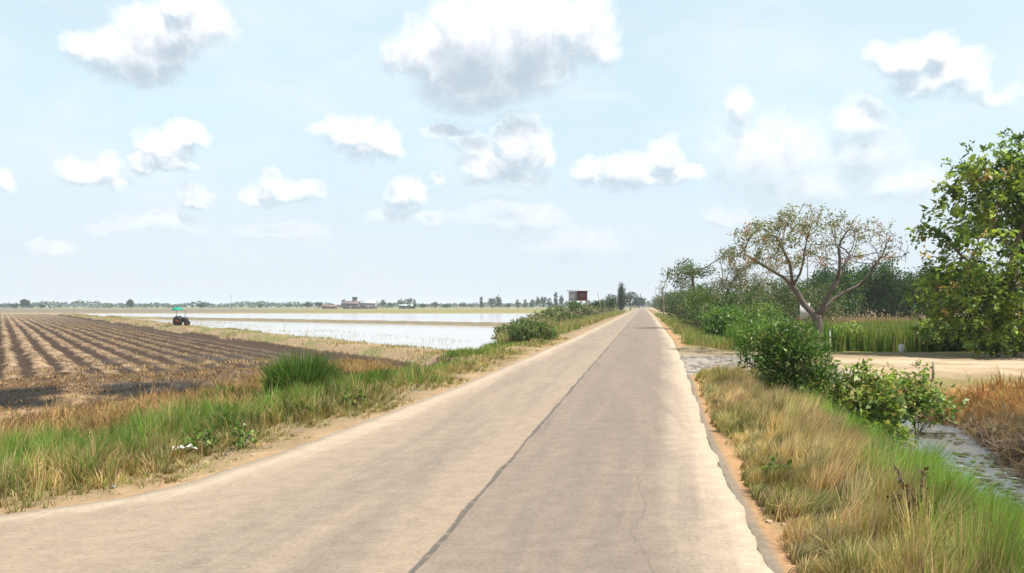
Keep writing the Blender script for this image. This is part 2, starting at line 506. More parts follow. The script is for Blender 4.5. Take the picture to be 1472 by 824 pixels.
def build_road():
    ys = np.concatenate([np.linspace(-24, 0, 40), np.linspace(0, 20, 260)[1:], np.geomspace(20, 1200, 260)[1:]])
    k = 25
    V, AC, AL, ED = [], [], [], []
    jag = lambda y, s: (fbm(y * 1.3, y * 0 + s, 3 + int(s)) - .5) * .16 + (fbm(y * 5, y * 0 + s, 9) - .5) * .07
    xl = XL(ys) - jag(ys, 1.0) * .6; xr = XR(ys) + jag(ys, 7.0); xj = JOINT0 + JSL * ys
    for j in range(k + 1):
        if j <= k // 2: x = lerp(xl, xj, j / (k // 2))
        else: x = lerp(xj, xr, (j - k // 2) / (k - k // 2))
        V.append(np.c_[x, ys, np.zeros_like(ys) - .0]); AC.append((x - xj) * .984); AL.append(ys / .984 + x * 0)
        ED.append(np.minimum(np.abs(x - xl), np.abs(xr - x)))
    # skirts
    Vl = V[0].copy(); Vl[:, 2] = -.12; Vl[:, 0] -= .03
    Vr = V[-1].copy(); Vr[:, 2] = -.12; Vr[:, 0] += .03
    V = [Vl] + V + [Vr]; AC = [AC[0]] + AC + [AC[-1]]; AL = [AL[0]] * 1 + AL + [AL[-1]]; ED = [ED[0] * 0] + ED + [ED[-1] * 0]
    n = len(ys); VV = np.concatenate(V)
    I, J = np.meshgrid(np.arange(len(V) - 1), np.arange(n - 1), indexing='ij'); I = I.ravel(); J = J.ravel()
    Q = np.c_[I * n + J, (I + 1) * n + J, (I + 1) * n + J + 1, I * n + J + 1]
    o = mesh_np('road', VV, [Q], road_mat(), attrs={'across': np.concatenate(AC), 'along': np.concatenate(AL), 'edge': np.concatenate(ED)})
    tag(o, kind='structure')


build_road()


# ------------------------------------------------------------------ ploughed field ridges
def build_field():
    aa = np.concatenate([np.linspace(40, 70, 150), np.geomspace(70, 640, 160)[1:]])
    bb = np.arange(-52, -2.6, .09)
    A, B = np.meshgrid(aa, bb, indexing='ij'); a = A.ravel(); b = B.ravel()
    x, y = from_ab(a, b)
    per = 1.08
    wob = (fbm(a * .08, b * .1, 4) - .5) * .5 + (fbm(a * .6, b * .5, 41) - .5) * .3
    ph = (b + wob) / per
    s = .5 + .5 * np.cos(2 * math.pi * ph)
    lump = (fbm(x * 2.2, y * 2.2, 18) - .5) * .8 + (fbm(x * 6, y * 6, 21) - .5) * .6
    fade = ss(a + lump * 9, 43, 50) * ss(b, -2.6, -3.4)
    z = -.62 + fade * (.17 * s - .06) * lerp(.35, 1.15, ss(b, -6, -15)) * lerp(.5, 1.35, fbm(x * .9, y * .9, 39)) + lump * .13 - .2 * ss(a, 42, 40) - .2 * ss(b, -3.0, -2.6)
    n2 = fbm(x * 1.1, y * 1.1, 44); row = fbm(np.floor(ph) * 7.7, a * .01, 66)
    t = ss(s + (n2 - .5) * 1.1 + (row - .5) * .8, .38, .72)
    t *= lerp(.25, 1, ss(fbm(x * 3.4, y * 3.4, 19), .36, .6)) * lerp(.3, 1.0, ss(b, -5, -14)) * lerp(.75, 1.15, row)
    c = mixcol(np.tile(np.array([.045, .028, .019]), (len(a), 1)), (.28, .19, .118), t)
    c = mixcol(c, (.05, .042, .038), ss(n2, .48, .62) * ss(a, 56, 46) * ss(b, -14, -10) * .8)
    c = mixcol(c, (.2, .14, .09), ss(a, 90, 260) * .6)
    nb_ = len(bb); na = len(aa)
    I, J = np.meshgrid(np.arange(na - 1), np.arange(nb_ - 1), indexing='ij'); I = I.ravel(); J = J.ravel()
    Q = np.c_[I * nb_ + J, I * nb_ + J + 1, (I + 1) * nb_ + J + 1, (I + 1) * nb_ + J][:, ::-1]
    o = mesh_np('ploughed_field', np.c_[x, y, z], [Q], M_ground, col=c, smooth=True)
    tag(o, kind='structure')


build_field()


# ------------------------------------------------------------------ water sheets
def sheet(name, pts, z, mat):
    V = np.c_[np.array(pts), np.full(len(pts), z)]
    o = mesh_np(name, V, [np.array([[0, 1, 2, 3]])], mat)
    return tag(o, kind='structure')


p1 = from_ab(36.5, 1.6); p2 = from_ab(300, 1.6)
sheet('paddy_water', [p1, (1.5, 38.5), (19.5, 247), p2][::1], -.5, M_water)
sheet('ditch_water', [(1.2, -10), (7.0, -10), (12.3, 20.3), (6.8, 20.3)], -1.13, M_ditchw)

# ------------------------------------------------------------------ blades (grass, reeds, straw)
def blades(name, x, y, h, w, col, lean=.35, bias=(0, 0), mat=None, zoff=-.02, seed=1, tuft=0.0, pull=.55):
    g = np.random.default_rng(seed); n = len(x)
    tl = 0.0
    if tuft:
        ci = np.floor(x / tuft).astype(np.int64); cj = np.floor(y / tuft).astype(np.int64)
        def hs(k): return vnoise(ci + .0, cj + .0, k)
        cx = (ci + .15 + .7 * hs(101)) * tuft; cy = (cj + .15 + .7 * hs(102)) * tuft
        mine = g.random(n) < .8
        x2 = np.where(mine, lerp(x, cx, pull), x); y2 = np.where(mine, lerp(y, cy, pull), y)
        dx, dy = x2 - cx, y2 - cy; tl = np.where(mine, 1.0, 0.0) * .9
        x, y = x2, y2
        h = h * lerp(.55, 1.4, hs(103)); col = col * lerp(.72, 1.28, hs(104))[:, None] * np.c_[lerp(.9, 1.12, hs(105)), np.ones(n), np.ones(n)]
        lean = lean * lerp(.5, 1.9, hs(106) ** 2)
        pbx = (hs(107) - .5) * .5; pby = (hs(108) - .5) * .5
    z = H(x, y) + zoff
    az = g.uniform(0, 2 * math.pi, n)
    wx, wy = np.cos(az) * w / 2, np.sin(az) * w / 2
    ln = np.abs(g.normal(0, 1, n)) * lean * h
    la = g.uniform(0, 2 * math.pi, n)
    lx = np.cos(la) * ln + bias[0] * h; ly = np.sin(la) * ln + bias[1] * h
    if tuft: lx = lx + dx * tl * 1.6 + pbx * h; ly = ly + dy * tl * 1.6 + pby * h
    V = np.empty((n, 5, 3))
    V[:, 0] = np.c_[x - wx, y - wy, z]; V[:, 1] = np.c_[x + wx, y + wy, z]
    m = .55
    V[:, 2] = np.c_[x + wx * .8 + lx * .3, y + wy * .8 + ly * .3, z + h * m]
    V[:, 3] = np.c_[x - wx * .8 + lx * .3, y - wy * .8 + ly * .3, z + h * m]
    V[:, 4] = np.c_[x + lx, y + ly, z + h * np.clip(1 - .5 * (ln / h) ** 2, .4, 1)]
    C = np.repeat(col[:, None, :], 5, axis=1)
    k = np.arange(n)[:, None] * 5
    o = mesh_np(name, V.reshape(-1, 3), [k + np.array([[0, 1, 2, 3]]), k + np.array([[3, 2, 4]])], mat or M_grass, col=C.reshape(-1, 3))
    return tag(o, kind='stuff')


def palette(g, n, cols, wts):
    cols = np.array(cols); wts = np.asarray(wts, float)
    if wts.ndim == 1: wts = np.tile(wts, (n, 1))
    cw = np.cumsum(wts / wts.sum(1, keepdims=True), axis=1)
    i = (g.random(n)[:, None] > cw).sum(1).clip(0, len(cols) - 1)
    c = cols[i] * g.uniform(.72, 1.28, n)[:, None]
    c[:, 0] *= g.uniform(.92, 1.08, n)
    return np.clip(c, .003, 1)


GREEN = (.12, .235, .036); OLIVE = (.21, .21, .06); STRAW = (.42, .325, .16); BROWN = (.25, .17, .105); DKGREEN = (.045, .1, .018); ORANGE = (.42, .22, .075)

# left verge
def left_verge():
    g = np.random.default_rng(3)
    n = 420000
    d = np.exp(g.uniform(math.log(2.5), math.log(130), n)); s = g.uniform(.15, 7.5, n)
    # walk outwards from the road edge
    t = np.gradient(LEFT, axis=0)
    ex = XL(d); dy = .05; tx = XL(d + dy) - XL(d - dy); ty = 2 * dy; q = np.hypot(tx, ty)
    x = ex - ty / q * s; y = d + tx / q * s
    l = sL(x, y); a, b = ab(x, y)
    nn = fbm(x * .55, y * .55, 61); n3 = fbm(x * 1.6, y * 1.6, 23)
    keep = (l > .12) & (b < 14) & (x < 2 + .1 * y)
    far_end = np.where(b > -2, 4.2, 6.3)
    p = ss(l + (nn - .5) * 1.2 + (n3 - .5) * 1.0, .1, .65) * ss(l + (nn - .5) * 1.4, far_end + .5, far_end - .5)
    p *= lerp(.3, 1.0, ss(n3 + .35 * ss(l, 1.2, 3), .36, .56))
    p = np.where(d > 20, p * ss(nn, .3, .6), p)
    keep &= g.random(n) < p
    x, y, l, d, nn, n3, b = [q_[keep] for q_ in (x, y, l, d, nn, n3, b)]
    gm = ss(l + (nn - .5) * 4.0, 1.2, 3.0)
    st = ss(l + (n3 - .5) * 1.6, 4.9, 6.0)
    wt = np.c_[gm * 1.5 * (1 - st) + .06, .75 * (1 - st) + .04, .35 + .5 * (1 - gm) + 2.2 * st, .22 * (1 - gm) + .3 * st + .06]
    c = palette(g, len(x), [GREEN, OLIVE, STRAW, BROWN], wt) * (lerp(.62, 1.3, fbm(x * .9 + 40, y * .9, 33)) * lerp(.75, 1.25, fbm(x * 3, y * 3, 35)))[:, None]
    h = (.12 + .34 * ss(l, .4, 1.6)) * g.uniform(.4, 1.25, len(x)) * lerp(.45, 1.45, ss(nn, .25, .75)) * lerp(.7, 1.2, n3) * lerp(1, .75, st)
    w = (.0055 + .00055 * d) * g.uniform(.7, 1.4, len(x))
    h *= .88 * lerp(1, .5, ss(y, 13, 26))
    blades('verge_grass', x, y, h, w, c, .3, (.06, .0), seed=5, tuft=.24)


left_verge()


def left_straw():
    """dry straw and burnt stubble between the green verge and the furrows"""
    g = np.random.default_rng(14)
    n = 220000
    d = np.exp(g.uniform(math.log(8), math.log(60), n)); b = g.uniform(-28, -2.2, n)
    a = g.uniform(24, 43.5, n)
    x, y = from_ab(a, b)
    l = sL(x, y); nn = fbm(x * .5, y * .5, 71); bn = fbm(x * .35 + 3, y * .35, 12)
    burnt = np.clip(burnt_mask(x, y) * 1.0, 0, 1)
    p = ss(l + (nn - .5), 5.0, 5.7) * lerp(1.0, .45, burnt) * lerp(.25, 1.0, ss(l, 9.2, 7.2)) * ss(a + (nn - .5) * 4, 43, 40)
    k = (g.random(n) < p) & (np.abs(x) < y * .95)
    x, y, l, nn = x[k], y[k], l[k], nn[k]
    c = palette(g, len(x), [(.4, .26, .12), (.27, .165, .08), (.12, .075, .05), OLIVE], np.c_[ss(l, 9, 6) + .5, nn * 0 + .5, .2 + .5 * ss(l, 7, 10), .12 + nn * 0])
    bk = burnt[k]; c = lerp(c, np.array([.03, .024, .02]), (bk * (g.random(len(x)) < .88))[:, None])
    h = g.uniform(.12, .55, len(x)) * lerp(1, .35, ss(l, 7.3, 9.3)) * lerp(1, .7, bk); w = (.008 + .0006 * y) * g.uniform(.7, 1.5, len(x))
    blades('dry_straw', x, y, h, w, c, .6, seed=15, tuft=.4)
    # stubble on the ridges
    n = 60000
    a = 41 + 90 * g.random(n) ** 1.6; b = g.uniform(-30, -4.6, n)
    x, y = from_ab(a, b)
    s = .5 + .5 * np.cos(2 * math.pi * (b + (fbm(a * .08, b * .1, 4) - .5) * .5) / 1.08)
    k = (g.random(n) < ss(s, .4, .9)) & (x > -y * .95)
    x, y = x[k], y[k]
    c = palette(g, len(x), [(.42, .3, .17), (.3, .2, .12), (.2, .14, .08)], [1, .7, .3])
    blades('field_stubble', x, y, g.uniform(.05, .2, len(x)), (.01 + .0007 * y), c, .7, seed=16, zoff=.22)


left_straw()


def right_bank():
    g = np.random.default_rng(4)
    n = 480000
    d = np.exp(g.uniform(math.log(2.6), math.log(22), n)); s = g.uniform(.2, 4.3, n)
    x = XR(d) + s * .98; y = d - s * .18
    r = sR(x, y); nn = fbm(x * .6, y * .6, 81); n3 = fbm(x * 1.7, y * 1.7, 28)
    p = ss(r + (n3 - .5) * .6 + (nn - .5) * .5, .08, .4) * ss(r, 3.65, 3.4) * ss(y + (nn - .5) * 2, 20.6, 19.6) * lerp(.6, 1, n3)
    p = p * (1 - .9 * np.exp(-((x - 3.3) / .42) ** 4 - ((y - 5.9) / .75) ** 4))
    p = p * (1 - .9 * np.exp(-((x - 6.2) / .9) ** 4 - ((y - 16.0) / 1.1) ** 4))
    k = g.random(n) < p
    x, y, r, nn, n3 = x[k], y[k], r[k], nn[k], n3[k]
    gm = ss(r + (nn - .5) * 2.2 + (n3 - .5) * 1.1 + .35 * ss(y, 9, 5), 1.5, 2.7)
    ol = ss(nn, .42, .62)
    wt = np.c_[gm * 2.4 + .05, .4 + .8 * ol * (1 - gm), (1.3 - ol * .7) * (1 - gm) + .06, (.75 - .4 * ol) * (1 - gm) + .03]
    c = palette(g, len(x), [(.15, .28, .04), OLIVE, STRAW, (.28, .195, .125)], wt) * (lerp(.85, 1.4, fbm(x * 1.1 + 40, y * 1.1, 33)) * lerp(.75, 1.25, fbm(x * 4, y * 2.2, 35)))[:, None]
    h = (.2 + .33 * ss(r, .3, 1.3)) * g.uniform(.5, 1.25, len(x)) * lerp(.6, 1.3, nn) * lerp(1, .38, ss(r, 2.5, 3.6))
    w = (.005 + .00055 * y) * g.uniform(.7, 1.4, len(x))
    blades('bank_grass', x, y, h, w, c, .26, (.2, .05), seed=6, tuft=.26)


right_bank()


def ditch_far():
    g = np.random.default_rng(24)
    # dead grey-brown brush along the far side of the water
    n = 90000
    d = g.uniform(5, 21.5, n); s = g.uniform(5.0, 7.6, n)
    x = XR(d) + s * .98; y = d - s * .18
    nn = fbm(x * .8, y * .8, 41)
    k = g.random(n) < ss(s + (nn - .5) * .8 - .5 * ss(y, 14, 17) + .2 * ss(y, 14, 11), 5.6, 6.1) * ss(s + (nn - .5) * 1.2, 7.4, 6.7) * lerp(.4, 1, nn) * ss(y, 18.6, 17.2)
    x, y, nn = x[k], y[k], nn[k]
    c = palette(g, len(x), [(.19, .14, .11), (.11, .08, .06), (.28, .21, .16), (.1, .13, .045)], [1, .8, .5, .25])
    blades('dead_brush', x, y, g.uniform(.15, .62, len(x)) * lerp(.6, 1.25, nn), (.006 + .0006 * y) * g.uniform(.7, 1.6, len(x)), c, .75, seed=8, tuft=.4)
    # rusty orange dry grass above it
    n = 150000
    y = g.uniform(5, 20.3, n); x = XR(y) + 5.8 + 22 * g.random(n) ** 1.4
    nn = fbm(x * .5, y * .5, 43); r = sR(x, y)
    k = (g.random(n) < ss(r + (nn - .5) * 1.5, 5.9, 6.7) * ss(nn, .22, .42) * ss(y + (nn - .5) * 1.5, 20.2 - .05 * np.clip(x - 12, 0, 30), 19)) & (x < y * 1.9)
    x, y, nn = x[k], y[k], nn[k]
    c = palette(g, len(x), [(.38, .2, .075), (.42, .28, .12), BROWN, OLIVE], np.c_[1.1 + nn * 0, .6 + nn * 0, .4 + nn * 0, .8 * ss(nn, .5, .7) + .08])
    blades('rusty_grass', x, y, g.uniform(.15, .5, len(x)), (.006 + .0006 * y) * g.uniform(.7, 1.4, len(x)), c, .45, seed=9, tuft=.35)
    # debris and floating weed on the ditch water
    n = 1500
    d = g.uniform(7, 20, n); s = g.uniform(3.6, 6.2, n)
    x = XR(d) + s * .98; y = d - s * .18
    nn = fbm(x * 1.3, y * 1.3, 47); k = g.random(n) < ss(nn, .42, .62)
    x, y = x[k], y[k]; n = len(x)
    a = g.uniform(0, 6.28, n); sz = g.uniform(.03, .09, n)
    V = np.empty((n, 4, 3))
    for i in range(4):
        V[:, i] = np.c_[x + np.cos(a + i * 1.571) * sz * (1.6 if i % 2 else .7), y + np.sin(a + i * 1.571) * sz * (1.6 if i % 2 else .7), np.full(n, -1.12) + g.uniform(0, .02, n)]
    c = palette(g, n, [(.16, .14, .11), (.08, .07, .05), (.09, .14, .035), (.3, .29, .27)], [1, 1, .8, .3])
    o = mesh_np('floating_weed', V.reshape(-1, 3), [np.arange(n * 4).reshape(-1, 4)], M_grass, col=np.repeat(c, 4, axis=0))
    tag(o, kind='stuff')


ditch_far()


def reeds():
    g = np.random.default_rng(34)
    n = 60000
    y = 32.4 + 15 * g.random(n) ** 1.3; x = g.uniform(8, 34, n)
    nn = fbm(x * .25, y * .25, 51)
    r = sR(x, y)
    lim = 33.4 + np.where(x < 13, (13 - x) * .45, 0)
    k = (g.random(n) < ss(r + (nn - .5) * 2, 2.4, 4) * ss(y + (nn - .5) * 2.5, lim - .3, lim + .6)) 
    x, y, nn = x[k], y[k], nn[k]
    lowr = ss(x, 14.5, 17.5)
    c = palette(g, len(x), [(.11, .21, .033), (.17, .23, .05), (.05, .11, .022), (.3, .25, .12)], np.c_[1.2 - .5 * lowr, .8 + nn * 0, .7 - .3 * lowr, .12 + .55 * lowr])
    h = g.uniform(.9, 1.75, len(x)) * lerp(.7, 1.15, nn) * lerp(1.0, .9, lowr)
    blades('reeds', x, y, h, g.uniform(.03, .07, len(x)), c, .16, seed=10)
    # dry stalk band behind
    n = 26000
    y = g.uniform(50, 92, n); x = g.uniform(14, 70, n); k = sR(x, y) > 9; x, y = x[k], y[k]; n = len(x)
    c = palette(g, n, [(.3, .2, .13), (.2, .14, .09), OLIVE], [1, .6, .3])
    blades('dry_stalks', x, y, g.uniform(.5, 1.2, n), g.uniform(.06, .12, n), c, .2, seed=11)
    # scattered tufts on bunds and along the water's edge
    n = 60000
    a = 33 + 220 * g.random(n) ** 2; b = g.uniform(-.6, 3.6, n); x, y = from_ab(a, b)
    nn = fbm(x * .3, y * .3, 57)
    k = g.random(n) < (.06 + .35 * ss(nn, .55, .7) + ss(b + (nn - .5) * 2, 2.3, 3.2) * .6)
    k &= sL(x, y) > 3
    x, y = x[k], y[k]
    c = palette(g, len(x), [OLIVE, STRAW, GREEN, BROWN], [.7, 1, .2, .8])
    blades('bund_grass', x, y, g.uniform(.05, .2, len(x)), .012 + .0007 * y, c, .4, seed=12)
    n = 40000
    t = 42 + 180 * g.random(n) ** 1.6; x = XL(t) - g.uniform(1.2, 15, n); y = t
    nn = fbm(x * .3, y * .3, 58)
    k = (x > -.2 + .088 * (y - 50)) & (g.random(n) < ss(nn, .3, .5))
    x, y = x[k], y[k]
    c = palette(g, len(x), [OLIVE, STRAW, GREEN, BROWN], [1, .8, .8, .8])
    blades('scrub_grass', x, y, g.uniform(.2, .8, len(x)), .015 + .0006 * y, c, .35, seed=13)


    # stubble poking through the shallow paddy margins
    n = 16000
    a = 38 + 150 * g.random(n) ** 1.7; b = 2.4 + 9 * g.random(n) ** 2.4; x, y = from_ab(a, b)
    k = (x < -.3 + .088 * (y - 50)) & (g.random(n) < ss(fbm(x * .4, y * .4, 63), .38, .6))
    x, y = x[k], y[k]
    c = palette(g, len(x), [STRAW, BROWN, OLIVE], [.8, 1, .6])
    blades('paddy_stubble', x, y, g.uniform(.05, .2, len(x)) - H(x, y).clip(-1, 0) - .45, .01 + .0005 * y, c, .3, seed=19)
    # grass along the far right road edge
    n = 40000
    y = 33.5 + 130 * g.random(n) ** 1.8; x = XR(y) + g.uniform(.3, 5, n)
    r = sR(x, y); nn = fbm(x * .4, y * .4, 59)
    k = g.random(n) < ss(r + (nn - .5) * 1.5, .5, 1.5) * ss(y + (nn - .5) * 2, 34.5, 36)
    x, y, nn = x[k], y[k], nn[k]
    c = palette(g, len(x), [OLIVE, STRAW, GREEN, BROWN], np.c_[.8 + nn * 0, .7 + nn * 0, .3 + 1.2 * ss(nn, .45, .6), .4 + nn * 0])
    blades('road_edge_grass', x, y, g.uniform(.15, .6, len(x)) * lerp(.6, 1.3, nn), .012 + .0006 * y, c, .35, seed=17)


reeds()


# ------------------------------------------------------------------ trees
def colonize(att, nodes, parents, step, infl, kill, maxit=90, grav=0.0):
    att = np.array(att, float); nodes = [np.array(p, float) for p in nodes]; parents = list(parents)
    for it in range(maxit):
        if len(att) == 0: break
        P = np.array(nodes)
        d2 = ((att[:, None] - P[None]) ** 2).sum(2)
        j = d2.argmin(1); dm = np.sqrt(d2[np.arange(len(att)), j])
        use = dm < infl
        if not use.any(): infl *= 1.5; continue
        grown = False
        for q in np.unique(j[use]):
            v = att[use & (j == q)] - P[q]; v /= np.linalg.norm(v, axis=1)[:, None] + 1e-9
            v = v.sum(0) + rng.normal(0, .15, 3); v[2] += grav; nv = np.linalg.norm(v)
            if nv < 1e-3: continue
            new = P[q] + v / nv * step
            if (np.abs(np.array(nodes[-200:]) - new).sum(1) < step * .2).any(): continue
            nodes.append(new); parents.append(int(q)); grown = True
        P = np.array(nodes)
        d2 = ((att[:, None] - P[None]) ** 2).sum(2).min(1)
        att = att[d2 > kill ** 2]
        if not grown: break
    return np.array(nodes), np.array(parents)


def branch_mesh(nodes, par, rtip, rbase, e=2.3, name='trunk', mat=None, parent=None, k=6):
    n = len(nodes); ch = [[] for _ in range(n)]
    for i in range(n):
        if par[i] >= 0: ch[par[i]].append(i)
    R = np.zeros(n)
    for i in range(n - 1, -1, -1):
        R[i] = rtip ** e if not ch[i] else sum(R[c] for c in ch[i])
    R = R ** (1 / e)
    R = rtip + (R - rtip) * (rbase - rtip) / max(R[0] - rtip, 1e-6)
    mb = MB(); stack = [(0, None)]
    while stack:
        i, prev = stack.pop()
        pts, rad = [], []
        if prev is not None: pts.append(nodes[prev]); rad.append(min(R[prev], R[i] * 1.25))
        while True:
            pts.append(nodes[i]); rad.append(R[i])
            if not ch[i]: break
            cs = sorted(ch[i], key=lambda c: -R[c])
            for c in cs[1:]: stack.append((c, i))
            i = cs[0]
        if len(pts) >= 2: mb.tube(pts, rad, k if max(rad) > .03 else 4, caps=True)
    mb.build(name, mat, parent, smooth=True)
    tips = np.array([not c for c in ch])
    return R, tips


def leaf_cards(pts, size, g, out=None, elong=2.0, up=.5, spread=1.0):
    """one folded leaf per point; returns V (n,4,3)"""
    n = len(pts)
    d = g.normal(0, 1, (n, 3)) * spread
    if out is not None: d += out
    d /= np.linalg.norm(d, axis=1)[:, None] + 1e-9
    nn = g.normal(0, .6, (n, 3)); nn[:, 2] += up
    s = np.cross(d, nn); s /= np.linalg.norm(s, axis=1)[:, None] + 1e-9
    u = np.cross(s, d)
    L = size[:, None]
    W = L / elong
    V = np.empty((n, 4, 3))
    V[:, 0] = pts; V[:, 1] = pts + d * L * .5 + s * W * .5 + u * W * .18
    V[:, 2] = pts + d * L - u * L * .12; V[:, 3] = pts + d * L * .5 - s * W * .5 + u * W * .18
    return V


def leaves_obj(name, V, col, mat, parent):
    n = len(V)
    return mesh_np(name, V.reshape(-1, 3), [np.arange(n * 4).reshape(-1, 4)], mat, parent, col=np.repeat(col, 4, axis=0))


def blob_points(g, blobs, n):
    """points through the outer volume of ellipsoids (cx,cy,cz,rx,ry,rz)"""
    B = np.array(blobs); v = B[:, 3] * B[:, 4] * B[:, 5]
    i = g.choice(len(B), n, p=v / v.sum())
    d = g.normal(0, 1, (n, 3)); d /= np.linalg.norm(d, axis=1)[:, None]
    r = g.random(n) ** (1 / 2.6)
    return B[i, :3] + d * B[i, 3:] * r[:, None], d


def bushy(name, label, cat, base, blobs, n_tw, per, lsize, cols, wts, seed, group=None, rbase=.06, mat=None, elong=2.2, stems=1, spread=1.0, barkm=None, up=.5, clus=.16):
    """woody plant: stems grown to the leaf clumps, leaves clustered round the twigs. blobs relative to base."""
    g = np.random.default_rng(seed)
    root = empty(name, base)
    tag(root, label, cat, group)
    pts, outd = blob_points(g, blobs, n_tw)
    pts[:, 2] = np.maximum(pts[:, 2], .06)
    # gaps: drop points in noise holes
    hgt = max(b[2] + b[5] for b in blobs)
    att = pts[g.choice(n_tw, min(n_tw, 130), replace=False)]
    nd, pr = [np.array([0., 0, -.15])], [-1]
    for k in range(stems):
        a = g.uniform(0, 6.28); rr = .0 if stems == 1 else .12 * hgt
        nd.append(np.array([math.cos(a) * rr, math.sin(a) * rr, hgt * .12])); pr.append(0)
    nd, pr = colonize(att, nd, pr, hgt * .07, hgt * .6, hgt * .1, 45)
    branch_mesh(nd, pr, .006 + hgt * .001, rbase, parent=root, mat=barkm or M_bark, name='stem' if stems > 1 else 'trunk')
    P = np.repeat(pts, per, axis=0) + g.normal(0, clus, (n_tw * per, 3)) * hgt * .22
    O = np.repeat(outd, per, axis=0) * .9
    sz = lsize * g.uniform(.6, 1.3, len(P))
    P[:, 2] = np.maximum(P[:, 2], .02)
    V = leaf_cards(P, sz, g, O, elong, up, spread)
    tw = palette(g, n_tw, cols, wts)
    c = np.repeat(tw, per, axis=0) * g.uniform(.75, 1.25, len(P))[:, None]
    leaves_obj('foliage' if cat != 'tree' else 'crown', V, np.clip(c, .004, 1), mat or M_leaf, root)
    return root


def copy_tree(o, parent=None):
    c = o.copy(); COL.objects.link(c); c.parent = parent
    for ch in list(o.children): copy_tree(ch, c)
    return c


# --- big leafy tree on the right
def big_tree():
    g = np.random.default_rng(101)
    D = 29.5; s = D / F
    base = np.array([(1452 - 736) * s, D, -.25])
    root = empty('leafy_tree', base)
    tag(root, 'tall glossy bright green broadleaf tree with crown down to its undergrowth, beyond the sandy track', 'tree')
    def B(u, v, dy, ru, rv, rd): return ((u - 736) * s - base[0], dy, hz(v, D) - base[2], ru * s, rd, rv * s)
    blobs = [B(1440, 225, 0, 46, 36, 1.3), B(1378, 250, .3, 32, 26, .9), B(1408, 275, -.4, 55, 42, 1.5), B(1470, 300, .2, 70, 70, 2.2), B(1368, 322, -.4, 42, 28, 1.2),
             B(1338, 345, .2, 26, 22, .8), B(1400, 370, -.8, 60, 50, 1.9), B(1350, 395, .4, 38, 30, 1.1), B(1330, 432, -.2, 28, 26, .9), B(1385, 440, -1, 55, 45, 1.7), B(1460, 420, -.8, 80, 60, 2.2), B(1345, 470, -.6, 34, 26, 1.0), B(1400, 475, -1, 50, 30, 1.3), B(1460, 478, -.6, 55, 28, 1.3),
             B(1540, 330, 0, 80, 100, 2.4), B(1525, 250, .4, 60, 50, 1.6), B(1550, 420, 0, 70, 60, 2)]
    n = 3200
    pts, outd = blob_points(g, blobs, n)
    k = fbm(pts[:, 0] * .9 + 7, pts[:, 2] * .9 + pts[:, 1] * .7, 31) > .41
    pts, outd = pts[k], outd[k]
    # a few spiky shoots beyond the outline
    m = 170; i = g.choice(len(pts), m); sh = pts[i] + outd[i] * g.uniform(.15, .8, (m, 1)) + np.array([0, 0, .15])
    pts = np.concatenate([pts, sh]); outd = np.concatenate([outd, outd[i]])
    nd, pr = [np.array([0., 0, -.2])], [-1]
    for z in (.5, 1.1, 1.8, 2.5, 3.2): nd.append(np.array([g.normal(0, .06), g.normal(0, .06), z])); pr.append(len(nd) - 2)
    nd, pr = colonize(pts[g.choice(len(pts), 420, replace=False)], nd, pr, .3, 4, .4, 60)
    branch_mesh(nd, pr, .012, .2, parent=root, mat=M_bark)
    per = 9; P = np.repeat(pts, per, axis=0) + g.normal(0, .085, (len(pts) * per, 3))
    O = np.repeat(outd, per, axis=0) * .7 + np.array([0, 0, -.05])
    V = leaf_cards(P, np.clip(.22 * np.exp(g.normal(0, .32, len(P))), .1, .42), g, O, 2.1, .9, .8)
    clump = fbm(pts[:, 0] * .8, pts[:, 2] * .8 + pts[:, 1] * .5, 3)
    w = np.c_[.5 + 1.2 * ss(clump, .4, .6), .8 + clump * 0, .9 * ss(clump, .6, .4) + .1, .10 + clump * 0]
    tw = palette(g, len(pts), [(.24, .32, .05), (.14, .22, .036), (.055, .105, .02), (.4, .28, .09)], w)
    c = np.repeat(tw, per, axis=0) * g.uniform(.72, 1.25, len(P))[:, None]
    leaves_obj('crown', V, c, M_leaf, root)


big_tree()


